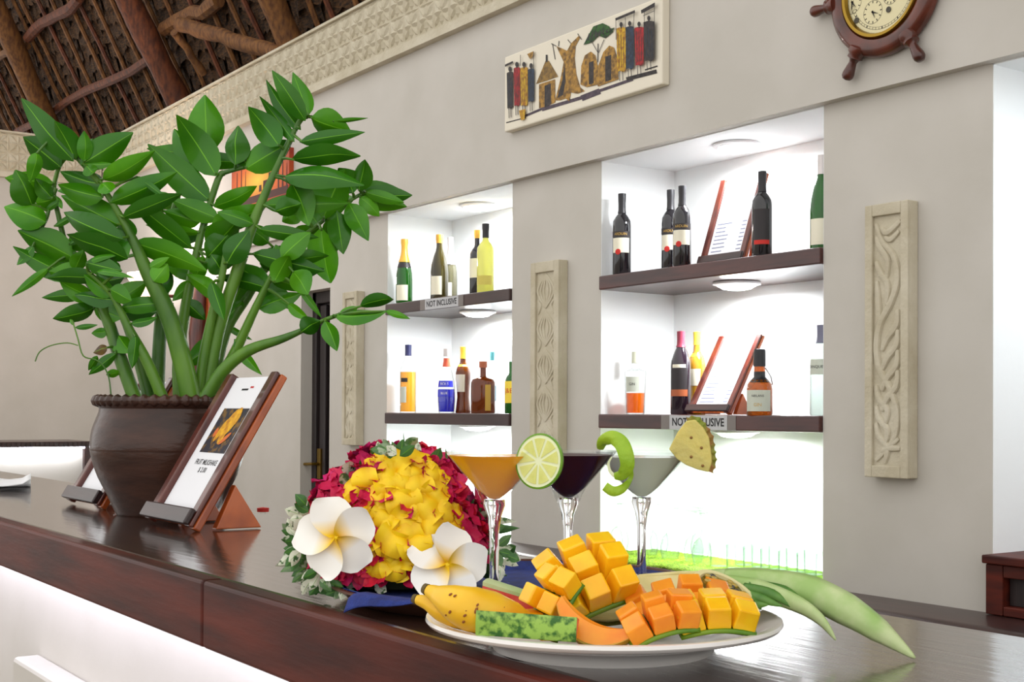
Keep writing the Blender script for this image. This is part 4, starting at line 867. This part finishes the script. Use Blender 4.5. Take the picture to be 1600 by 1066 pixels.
m = MB(); m.sphere(fc+V((0,0,-.0)), (RX*.86,RY*.86,RZ*.86), 20, 14, ax=(CR, CF, CU))
MOSS = mat('dark_floral_moss', (46,54,26), .9); 
for i, p in enumerate(m.v):
    if p.z < BT+.013: m.v[i] = V((p.x, p.y, BT+.013))
m.build('moss_core', MOSS, fl)
fr2 = random.Random(21)
def bract_mesh(seed, mt):
    r = random.Random(seed); m = MB()
    for k in range(3):
        a = k*2.094+r.uniform(-.3,.3); u = V((math.cos(a), math.sin(a), 0)); s = V((-u.y, u.x, 0)); L = .0155*r.uniform(.85,1.1)
        def fn(i, j, u=u, s=s, L=L):
            x = i*2-1; w_ = .0075*math.sin(math.pi*min(.12+.86*j,1)); return u*(L*j)+s*(x*w_)+V((0,0,.012*j*(.9-.35*j)+.002*x*x+.0012*math.sin(x*5+j*7)))
        m.grid(fn, 3, 4)
    return keep(m.build('b', mt, ang=80, origin=(0,0,0)))
MAG = mat('magenta_bract', (222,34,124), .55, col2=(186,20,92), ns=150, rand=(206,20,70)); CRI = mat('crimson_bract', (230,34,50), .55, col2=(190,14,50), ns=150, rand=(212,20,84))
BM = [bract_mesh(i, MAG if i % 2 else CRI) for i in range(6)]
def in_yellow(x, y): return ((x-628)/58)**2+((y-800)/92)**2 < .8
cnt = 0
while cnt < 250:
    x = fr2.uniform(484,762); y = fr2.uniform(700,928)
    if ((x-622)/142)**2+((y-842)/142)**2 > 1 or y > 926: continue
    if in_yellow(x, y) and fr2.random() < .85: continue
    p, n_ = dome(x, y, fr2.uniform(.9,1.0))
    if p.z < BT+.03: continue
    mag = fr2.random() < (.75 if x < 540 or y < 745 or x > 720 else .4)
    nn = (n_+V((fr2.uniform(-.5,.5), fr2.uniform(-.5,.5), fr2.uniform(-.3,.6)))).normalized()
    place(BM[(1 if mag else 0)+2*fr2.randrange(3)], 'bougainvillea', fl, p-n_*.004, V((fr2.uniform(-1,1), fr2.uniform(-1,1), fr2.uniform(-1,1))), nn, fr2.uniform(.85,1.25)); cnt += 1
for i in range(44):      # the far side of the dome
    th_ = fr2.uniform(.25,1.35); ph = fr2.uniform(-.2,3.34); n_ = (CR*math.cos(ph)*math.sin(th_)+CF*math.sin(ph)*math.sin(th_)+CU*math.cos(th_))
    p = fc+CR*(n_.dot(CR)*RX*.95)+CF*(n_.dot(CF)*RY*.95)+CU*(n_.dot(CU)*RZ*.95)
    place(BM[fr2.randrange(6)], 'bougainvillea', fl, p, V((fr2.uniform(-1,1), fr2.uniform(-1,1), .1)), n_, 1.2)
# yellow trumpet blossoms
YPET = mat('yellow_petal', (250,212,10), .5)
nt = YPET.node_tree; tc = nt.nodes.new('ShaderNodeTexCoord'); sx = nt.nodes.new('ShaderNodeSeparateXYZ'); rp = nt.nodes.new('ShaderNodeValToRGB'); mr = nt.nodes.new('ShaderNodeMapRange')
nt.links.new(tc.outputs['Object'], sx.inputs[0]); nt.links.new(sx.outputs['Z'], mr.inputs[0]); mr.inputs[1].default_value = .004; mr.inputs[2].default_value = .024; nt.links.new(mr.outputs[0], rp.inputs[0])
e = rp.color_ramp.elements; e[0].color = lin((214,140,4))+(1,); e[1].color = lin((252,216,14))+(1,); nt.links.new(rp.outputs[0], nt.nodes['Principled BSDF'].inputs['Base Color'])

def ypetal(seed):
    r = random.Random(seed); m = MB()
    def fn(i, j):
        x = i*2-1; w_ = (.004+.0125*math.sin(math.pi*min(.03+.66*j,1))); z = .034*j-.012*j**3
        rim = max(0, j-.72)/.28
        return V((.004+.018*j*j+.007*j+.007*rim-.005*rim*x*x, x*w_, z+.0022*math.sin(x*5+seed)*j+.003*x*x*j-.009*rim*rim))
    m.grid(fn, 6, 8); return keep(m.build('p', YPET, ang=80, origin=(0,0,0)))
YP = [ypetal(i) for i in range(3)]
for x, y, sc in ((600,738,1.0),(640,742,1.05),(668,760,.95),(574,776,1.0),(618,784,1.1),(660,792,1.1),(640,818,1.25),(684,800,.9),(598,824,1.05),(612,862,1.05),(648,868,1.1),(690,840,.95),(580,862,.8),(720,866,.6),(738,800,.4)):
    p, n_ = dome(x, y, 1.0); n_ = (n_-CF*.4+V((fr2.uniform(-.3,.3), fr2.uniform(-.3,.3), fr2.uniform(-.1,.4)))).normalized(); X0 = n_.orthogonal().normalized(); Y0 = n_.cross(X0)
    m = MB(); m.lathe([(.003,-.012),(.006,.0),(.009,.012)], p-n_*.02, 10, ax=(X0*sc, Y0*sc, n_*sc), cap=False); ft = m.build('yellow_blossom', YPET, fl)
    for k in range(6):
        a = k*1.047+fr2.uniform(-.15,.15); u = X0*math.cos(a)+Y0*math.sin(a); place(YP[fr2.randrange(3)], 'petal', ft, p-n_*.02, u, n_, sc*fr2.uniform(.84,1.0))
# white frangipani
FP = bpy.data.materials.new('frangipani_petal'); FP.use_nodes = True; nt = FP.node_tree; b_ = nt.nodes['Principled BSDF']
tc = nt.nodes.new('ShaderNodeTexCoord'); sx = nt.nodes.new('ShaderNodeSeparateXYZ'); mr = nt.nodes.new('ShaderNodeMapRange'); rp = nt.nodes.new('ShaderNodeValToRGB')
mr.inputs[1].default_value = 0; mr.inputs[2].default_value = .04; nt.links.new(tc.outputs['Object'], sx.inputs[0]); nt.links.new(sx.outputs['X'], mr.inputs[0]); nt.links.new(mr.outputs[0], rp.inputs[0])
e = rp.color_ramp.elements; e[0].position = .08; e[0].color = lin((248,204,20))+(1,); e[1].position = .48; e[1].color = lin((250,248,242))+(1,); nt.links.new(rp.outputs[0], b_.inputs['Base Color']); b_.inputs['Roughness'].default_value = .5
def fpetal():
    m = MB()
    def fn(i, j):
        x = i*2-1; w_ = .0025+.0155*math.sin(math.pi*min(.02+.8*j**.8,1)); w_ = w_ if j < .97 else w_*.8
        return V((.001+.042*j, x*w_*1.28+.006*j*j, .006*j-.006*j*j+x*.006*(1-j*.3)+.003*x*x))
    m.grid(fn, 8, 12); return keep(m.build('p', FP, ang=80, origin=(0,0,0)))
FPM = fpetal()
for x, y, tl, rot, sc in ((531,836,(-.1,-.05),.35,.98),(697,888,(.12,.35),1.2,.95)):
    p, n_ = dome(x, y, 1.08); n_ = (-CF+CR*tl[0]+CU*tl[1]).normalized(); X0 = (CR-n_*CR.dot(n_)).normalized(); Y0 = n_.cross(X0); p = p+n_*.018
    m = MB(); m.lathe([(.0001,-.03),(.0022,-.03),(.0025,.001),(.0001,.0015)], p, 10, ax=(X0,Y0,n_), cap=False); ft = m.build('frangipani', YPET, fl)
    for k in range(5):
        a = rot+k*1.2566; u = X0*math.cos(a)+Y0*math.sin(a); place(FPM, 'petal', ft, p, u, n_, sc*1.04)
# variegated leaves
VL = mat('variegated_leaf', (70,110,58), .5, col2=(222,228,204), ns=120, lo=.46, hi=.56, rand=(84,120,70)); VW = mat('white_green_leaf', (226,230,208), .5, col2=(60,96,50), ns=160, lo=.55, hi=.62); VG = mat('soft_green_leaf', (74,122,58), .45, col2=(50,96,44), ns=40)
def vleaf(bx, by, tx, ty, wd, mt, g=1.02):
    p, n_ = dome(bx, by, .9); q = at_d(tx, ty, (p-CAM).dot(CF)-fr2.uniform(-.006,.02)); q.z = max(q.z, BT+.006); p.z = max(p.z, BT+.02); make_leaf(p, q, px(wd*1.3, ZFl-.05), fr2.uniform(-.4,.4), mt, fl, .12, None, 'leaf', 6, 4, blunt=.8)
for q in ((600,716,580,700,20,VG),(596,718,590,690,12,VW),(628,720,628,688,20,VG),(640,716,652,688,22,VL),(622,712,612,690,8,VG),(632,725,628,742,16,VW),(630,708,636,698,14,VW),(680,738,668,722,16,VG),(676,730,688,700,16,VG),(664,716,672,704,12,VL),
          (545,744,546,720,18,VW),(556,740,576,728,12,VL),(548,758,530,740,14,VL),(566,744,562,716,4,VG),(540,760,548,776,14,VG),(634,712,630,676,2,VG),(610,712,604,688,2,VG),(700,730,696,700,3,VG),
          (500,800,478,786,18,VL),(495,806,452,800,18,VL),(492,820,446,828,20,VW),(494,830,452,846,18,VL),(488,850,444,842,20,VG),(488,856,440,870,18,VL),(486,868,430,884,18,VW),(486,876,438,892,16,VL),(490,880,456,900,16,VG),(500,888,470,912,16,VW),(505,895,490,918,14,VG),(510,890,486,905,14,VL),(520,900,504,920,12,VW),(530,905,520,924,14,VL),(540,910,558,916,14,VW),(515,880,540,905,16,VL),(498,870,520,880,14,VW),(484,840,470,815,14,VG),(600,930,588,922,18,VW),(585,930,604,926,14,VW),
          (740,800,764,790,16,VG),(745,812,770,800,12,VL),(748,820,778,806,16,VG),(750,835,790,820,16,VG),(748,850,776,842,14,VL),(750,860,786,868,18,VG),(748,876,782,888,18,VG),(746,890,772,900,16,VG),(740,780,750,800,14,VG),(754,830,800,830,8,VG),(758,824,812,826,10,VG),(760,815,806,814,10,VL),(752,880,790,900,14,VL),(750,870,796,880,12,VG),(508,790,490,780,14,VG)):
    vleaf(*q)

def sprig(cx, cy, n_, r0, r1, a0, a1):      # loose variegated sprigs around the foot and the crown of the dome
    for i in range(n_):
        a = fr2.uniform(a0, a1); r = fr2.uniform(r0, r1); x = cx+r*math.cos(a); y = cy-r*math.sin(a); l = fr2.uniform(20,30); d = a+fr2.uniform(-.7,.7)
        Zs = ZFl-fr2.uniform(.04,.085); b = at_d(x, y, Zs); t = at_d(x+l*math.cos(d), y-l*math.sin(d), Zs-.006); b.z = max(b.z, BT+.012); t.z = max(t.z, BT+.006)
        make_leaf(b, t, px(fr2.uniform(13,19), Zs), fr2.uniform(-.5,.5), (VL,VW,VG)[fr2.randrange(3)], fl, .12, None, 'leaf', 6, 4, blunt=.8)
sprig(478, 852, 20, 2, 26, 2.2, 4.2); sprig(500, 892, 18, 4, 28, 2.8, 5.6); sprig(486, 805, 8, 2, 18, 1.9, 3.6); sprig(540, 912, 7, 2, 14, 3.6, 6.0); sprig(622, 716, 8, 2, 22, .5, 2.6); sprig(772, 862, 10, 2, 24, -1.4, 1.2)
# ------------------------------------------------------------------ plate of fruit
ZPL = 1.173; pc = at_d(942, 966, ZPL); PCN = V((pc.x, pc.y, BT)); PRR = px(277, ZPL)
WHITEC = mat('white_porcelain', (236,232,228), .15, coat=.3)
pl = thing('plate', PCN, 'large white porcelain plate heaped with cut fruit on the bar', 'plate')
r = PRR
m = MB(); m.lathe([(.0001,.004),(.55*r,.004),(.57*r,.0),(.62*r,.0),(.63*r,.004),(.66*r,.009),(.86*r,.0185),(.985*r,.0225),(r,.0255),(.995*r,.0285),(.97*r,.029),(.84*r,.0225),(.66*r,.0145),(.6*r,.012),(.0001,.0115)], PCN, 96, cap=False); m.build('dish', WHITEC, pl, ang=50)
FZ = BT+.012
def W(x, y, Z): return at_d(x, y, Z)
def cam(a, b, c): return CR*a+CU*b+CF*c      # right, up, away
def wedge(name, A, B, d, r_fn, spread, rind_t, ri, flesh, rind, label, cat, nseg=16, na=10, bow=0.0, rows=None):
    # slice of fruit along A-B; d points from the core line to the middle of the rind
    ax_ = (B-A).normalized(); d = (d-ax_*d.dot(ax_)).normalized(); w_ = ax_.cross(d)
    t = thing(name, (A+B)/2, label, cat)
    def ringpt(s, rr_, an): return A.lerp(B, s)+d*(bow*4*s*(1-s))+(d*math.cos(an)+w_*math.sin(an))*rr_
    def solid(f0, f1, nm, mt):
        m = MB(); sec = na*2+2; vs = []
        for i in range(nseg+1):
            s = i/nseg; R_ = max(r_fn(s), .0006)
            vs += [ringpt(s, R_*f1, -spread+2*spread*k/na) for k in range(na+1)]
            vs += [ringpt(s, R_*f0, spread-2*spread*k/na) for k in range(na+1)]
        fs = []
        for i in range(nseg):
            for k in range(sec):
                l = (k+1) % sec; fs.append((i*sec+k, i*sec+l, (i+1)*sec+l, (i+1)*sec+k))
        fs += [list(range(sec))[::-1], list(range(nseg*sec, (nseg+1)*sec))]
        m.add(vs, fs); return m.build(nm, mt, t, ang=35)
    solid(ri, 1-rind_t, 'flesh', flesh); solid(1-rind_t+.004, 1.0, 'rind', rind); return t
# bananas
BAN = mat('ripe_banana_skin', (240,192,40), .4, col2=(232,176,28), ns=20, sss=.1, bump=.05); BTIP = mat('banana_tip', (96,80,40), .7)
BSPOT = mat('banana_brown_marks', (140,80,30), .6)
def banana(track, rad, label):
    P = smoothpath([W(*q) for q in track], 5); R_ = lerps([px(q, 1.1) for q in rad], len(P)); t = thing('banana', P[len(P)//2]-V((0,0,R_[len(P)//2])), label, 'banana', 'bananas on the plate')
    m = MB(); m.tube(P, R_, 20, prof=lambda q: 1-.05*abs(math.sin(q*2.5+.4))); m.build('peel', BAN, t, ang=60)
    u = (P[0]-P[1]).normalized(); m = MB(); m.tube([P[0]+u*.0005, P[0]+u*.004], [R_[0]*1.06, R_[0]*.9], 12); m.build('stem_end', BTIP, t)
    u = (P[-1]-P[-2]).normalized(); m = MB(); m.tube([P[-1]-u*.001, P[-1]+u*.003], [R_[-1]*1.05, R_[-1]*.6], 10); m.build('blossom_end', BTIP, t)
    return t, P, R_
banana([(652,946,1.12),(668,951,1.115),(690,961,1.11),(715,968,1.105),(745,975,1.105),(775,980,1.12)], [8,12,20,24,24,15], 'lower banana lying under the front banana at the left of the plate')
t, P, R_ = banana([(668,923,1.105),(682,930,1.10),(705,941,1.09),(735,952,1.08),(768,960,1.085),(800,967,1.10),(830,972,1.12)], [9,15,28,36,36,27,7], 'plump banana with brown marks at the left front of the plate')
bm_ = random.Random(4); m = MB()
for i in range(26):
    k = bm_.randrange(12, len(P)-6); an = bm_.uniform(-.6,.7); n_ = (CF*-1*math.cos(an)+CU*math.sin(an)); n_ = (n_-(P[k+1]-P[k-1]).normalized()*n_.dot((P[k+1]-P[k-1]).normalized())).normalized(); s = bm_.uniform(.0006,.0022)
    q = P[k]+n_*(R_[k]*.985); m.sphere(q, (s,s*.6,s*.4), 6, 4, ax=(n_.orthogonal().normalized(), n_.cross(n_.orthogonal().normalized()), n_))
tag(m.build('brown_marks', BSPOT, t), kind='stuff')
# watermelon
MELR = mat('striped_watermelon_rind', (50,100,34), .35, col2=(152,190,84), ns=130, lo=.4, hi=.55, det=6); MELF = mat('watermelon_flesh', (206,56,50), .4, col2=(220,96,84), ns=60, sss=.2)
MELP = mat('pale_watermelon_rind', (196,208,160), .4, col2=(150,186,120), ns=30)
wedge('watermelon_slice', W(752,971,1.09), W(905,982,1.08), cam(0,-.12,-.97), lambda s: .031, .34, .16, .05, MELF, MELR, 'watermelon slice showing its striped green rind at the front of the plate', 'watermelon', 8, 10)
wedge('watermelon_slice', W(752,962,1.18), W(850,985,1.16), cam(.1,.9,.2), lambda s: .034*(1-.15*s), .55, .12, .05, MELF, MELP, 'pink watermelon slice behind the bananas', 'watermelon', 8, 10)
# pineapple half with its leaves
PFL = mat('pale_pineapple_core', (232,218,160), .4, col2=(214,200,132), ns=26, stretch=(1,1,1), sss=.2, bump=.15, bs=60)
pt = thing('pineapple_wedge', W(1080,950,1.21), 'long pale pineapple wedge with its crown leaves lying across the back of the plate', 'pineapple')
PW = [(872,964,1.19),(925,945,1.20),(975,912,1.215),(1000,899,1.22),(1060,894,1.22),(1120,894,1.22),(1180,898,1.215),(1245,908,1.205),(1262,922,1.20),(1200,938,1.195),(1120,950,1.19),(1040,962,1.185),(950,972,1.185)]
ev = cam(.05,-.25,.95).normalized()
m = MB(); m.prism([W(*q) for q in PW], ev*.022); m.build('flesh', PFL, pt, bevel=.003)
m = MB(); m.prism([W(*q)+ev*.0225+cam(0,-.003,0) for q in PW], ev*.006); m.build('rind', PSKIN, pt, bevel=.002)
CROWN = mat('grey_green_pineapple_leaf', (150,182,104), .45, col2=(190,204,150), ns=30, stretch=(1,1,1)); CROWND = mat('dark_pineapple_leaf', (52,104,36), .5, col2=(96,140,60), ns=40)
def bladed(pts, wid, mt, roll, name='crown_leaf', fold=.25):
    P = smoothpath([W(*q) for q in pts], 6); n = len(P); m = MB(); wds = lerps([px(q, 1.15) for q in wid], n)
    def fn(i, j):
        k = min(int(j*(n-1)+.5), n-1); tt = (P[min(k+1,n-1)]-P[max(k-1,0)]).normalized(); vv = (P[k]-CAM).normalized(); sd = tt.cross(vv).normalized(); nr = sd.cross(tt); s2 = sd*math.cos(roll)+nr*math.sin(roll); x = i*2-1
        return P[k]+s2*(x*wds[k]*.5)+s2.cross(tt)*(wds[k]*fold*x*x)
    m.grid(fn, 6, n-1); return m.build(name, mt, pt, ang=80, solid=.0012)
bladed([(1130,905,1.2),(1200,912,1.18),(1262,925,1.16),(1320,952,1.14),(1375,988,1.125),(1430,1031,1.116)], [30,44,52,50,36,2], CROWN, .1)
bladed([(1120,915,1.2),(1180,925,1.175),(1240,945,1.15),(1280,970,1.135),(1306,1003,1.13)], [30,34,26,16,1], CROWN, -.2)
for q in ([(1150,925,1.18),(1190,938,1.16),(1222,950,1.15)],[(1160,920,1.18),(1205,930,1.16),(1252,958,1.15)],[(1150,930,1.18),(1175,945,1.16),(1200,948,1.15)],[(1170,915,1.18),(1225,925,1.165),(1262,948,1.16)],[(1140,930,1.18),(1170,938,1.165),(1190,955,1.155)]):
    bladed(q, [16,16,1], CROWND, .2)
bladed([(1100,902,1.22),(1180,900,1.21),(1250,908,1.2),(1300,925,1.19)], [20,24,18,2], CROWN, .2)
# hedgehog-cut cheeks
MANG = mat('mango_flesh', (252,204,28), .3, col2=(246,180,20), ns=30, sss=.25); PAP = mat('papaya_flesh', (246,160,40), .3, col2=(240,140,34), ns=40, sss=.25); MSK = mat('green_mango_skin', (70,120,24), .35, col2=(120,150,30), ns=18)
def hedgehog(c, ex, up, nx, ny, a, h, Rad, flesh, label, name='mango_cheek', skip=(), h2=None, flesh2=None):
    ez = up.normalized(); ex = (ex-ez*ex.dot(ez)).normalized(); ey = ez.cross(ex); t = thing(name, c-ez*.004, label, 'mango' if 'mango' in name else 'papaya')
    rg = random.Random(nx*10+ny+int(a*1e5))
    for i in range(nx):
        for j in range(ny):
            if (i, j) in skip: continue
            ax_ = (i-(nx-1)/2)*a/Rad; ay_ = (j-(ny-1)/2)*a/Rad
            d = (ez+ex*math.tan(ax_)+ey*math.tan(ay_)).normalized(); o_ = c-ez*Rad
            X = (ex-d*ex.dot(d)).normalized(); Y = d.cross(X); hh_ = h*rg.uniform(.9,1.08); b0 = o_+d*Rad; b1 = o_+d*(Rad+hh_)+X*rg.uniform(-.0008,.0008)+Y*rg.uniform(-.0008,.0008)
            k0 = a*.49; k1 = a*rg.uniform(.44,.5); m = MB()
            vs = [b0+X*(sx*k0)+Y*(sy*k0) for sx, sy in ((-1,-1),(1,-1),(1,1),(-1,1))]+[b1+X*(sx*k1)+Y*(sy*k1) for sx, sy in ((-1,-1),(1,-1),(1,1),(-1,1))]
            m.add(vs, [(3,2,1,0),(4,5,6,7),(0,1,5,4),(1,2,6,5),(2,3,7,6),(3,0,4,7)]); m.build('flesh_cube', flesh2 if (flesh2 and j == ny-1) else flesh, t, bevel=.0016, bseg=2)
    m = MB(); o_ = c-ez*Rad; AX_ = nx*a/Rad/2*1.06; AY_ = ny*a/Rad/2*1.06
    def sh(u, v):
        ax_ = (u*2-1)*AX_; ay_ = (v*2-1)*AY_; d = (ez+ex*math.tan(ax_)+ey*math.tan(ay_)).normalized(); e_ = max(abs(u*2-1), abs(v*2-1)); return o_+d*(Rad+.0015-.010*(1-e_**3))
    m.grid(sh, 14, 14); m.build('skin', MSK, t, solid=.0035)
    return t
hedgehog(W(917,906,1.165), cam(.92,.12,.3), cam(-.2,.74,-.6), 3, 3, .0222, .026, .07, MANG, 'large hedgehog-cut mango cheek on top of the fruit pile')
hedgehog(W(860,944,1.125), cam(.55,.55,.3), cam(-.66,.42,-.62), 3, 2, .0185, .019, .05, MANG, 'small hedgehog-cut mango cheek beside the watermelon rind')
hedgehog(W(1030,992,1.075), cam(.9,.2,.1), cam(-.22,.92,-.34), 3, 2, .019, .018, .06, PAP, 'orange hedgehog-cut papaya cheek at the front of the plate', 'papaya_cheek')
hedgehog(W(1116,981,1.085), cam(1,-.05,.1), cam(.0,.95,-.3), 3, 2, .0205, .019, .075, MANG, 'yellow hedgehog-cut mango cheek at the right of the plate')
hedgehog(W(1062,950,1.145), cam(1,.0,.1), cam(-.1,.86,-.5), 4, 2, .0205, .021, .075, PAP, 'orange hedgehog-cut papaya cheek behind the two front cheeks', 'papaya_cheek')
# papaya boat
PSK = mat('papaya_skin', (84,120,28), .35, col2=(214,160,40), ns=16, lo=.4, hi=.6)
wedge('papaya_wedge', W(882,938,1.10), W(1004,986,1.07), cam(-.35,-.88,.05), lambda s: .03*math.sin(math.pi*(.08+.84*s))**.5, .62, .06, .35, PAP, PSK, 'smooth orange papaya wedge at the front of the plate', 'papaya', 20, 12, .008)
# granadilla half
gx = cam(.86,-.42,.1).normalized(); gn = cam(.42,.72,-.5); gn = (gn-gx*gn.dot(gx)).normalized(); gy = gn.cross(gx); gc = W(1136,925,1.155)
gt = thing('passion_fruit_half', gc-gn*.02, 'halved yellow passion fruit with seedy pulp at the right of the plate', 'passion fruit')
GS = mat('golden_passion_fruit_skin', (206,160,40), .35, col2=(180,140,40), ns=40); GP = mat('passion_fruit_rind_edge', (226,216,160), .5); GPU = mat('olive_seedy_pulp', (150,128,40), .12, col2=(90,84,30), ns=60, coat=.6, bump=.4, bs=120)
a_, b_2, c_2 = px(58,1.165), px(40,1.165), px(36,1.165); AXG = (gx*a_, gy*b_2, gn*c_2)
m = MB(); m.lathe([(max(math.cos(q),1e-4), math.sin(q)) for q in [-math.pi/2+i*math.pi/20 for i in range(11)]], gc, 32, ax=AXG, cap=False); m.build('skin', GS, gt)
m = MB(); m.lathe([(1.0,0),(.98,.03),(.84,.02),(.8,-.12)], gc, 32, ax=AXG, cap=False); m.build('rim', GP, gt)
m = MB(); m.grid(lambda u, v: gc+AXG[0]*(.82*v*math.cos(u*6.2832))+AXG[1]*(.82*v*math.sin(u*6.2832))+AXG[2]*(-.08+.05*math.sin(u*40)*v), 32, 8); m.build('pulp', GPU, gt)
gr_ = random.Random(8); SEED = mat('dark_passion_seed', (60,52,26), .1, coat=.8); SEEDG = mat('gold_passion_aril', (176,146,44), .1, coat=.8)
for i in range(46):
    q = gr_.uniform(0,6.28); rr_ = math.sqrt(gr_.random())*.74
    MB().sphere(gc+AXG[0]*(rr_*math.cos(q))+AXG[1]*(rr_*math.sin(q))+AXG[2]*gr_.uniform(-.04,.06), (.0034,.0022,.0022), 8, 5, ax=(gx,gy,gn)).build('seed', SEED if i % 2 else SEEDG, gt)

# rest the fruit on the dish: lift whatever would sink into it
def dish_z(p):
    q = math.hypot(p.x-PCN.x, p.y-PCN.y)/PRR
    return BT+(.0125 if q < .6 else .0125+(q-.6)/.37*.017) if q < .985 else BT+.0005
bpy.context.view_layer.update()
for o in list(bpy.data.objects):
    if o.parent is None and o.name.split('.')[0] in ('banana','watermelon_slice','mango_cheek','papaya_cheek','papaya_wedge','passion_fruit_half','pineapple_wedge'):
        dz = 0
        for c in o.children:
            if c.type == 'MESH':
                for v in c.data.vertices:
                    p = c.matrix_world @ v.co; dz = max(dz, dish_z(p)-p.z)
        if dz > 0: o.location.z += dz
        print('LIFT', o.name, round(dz, 4))
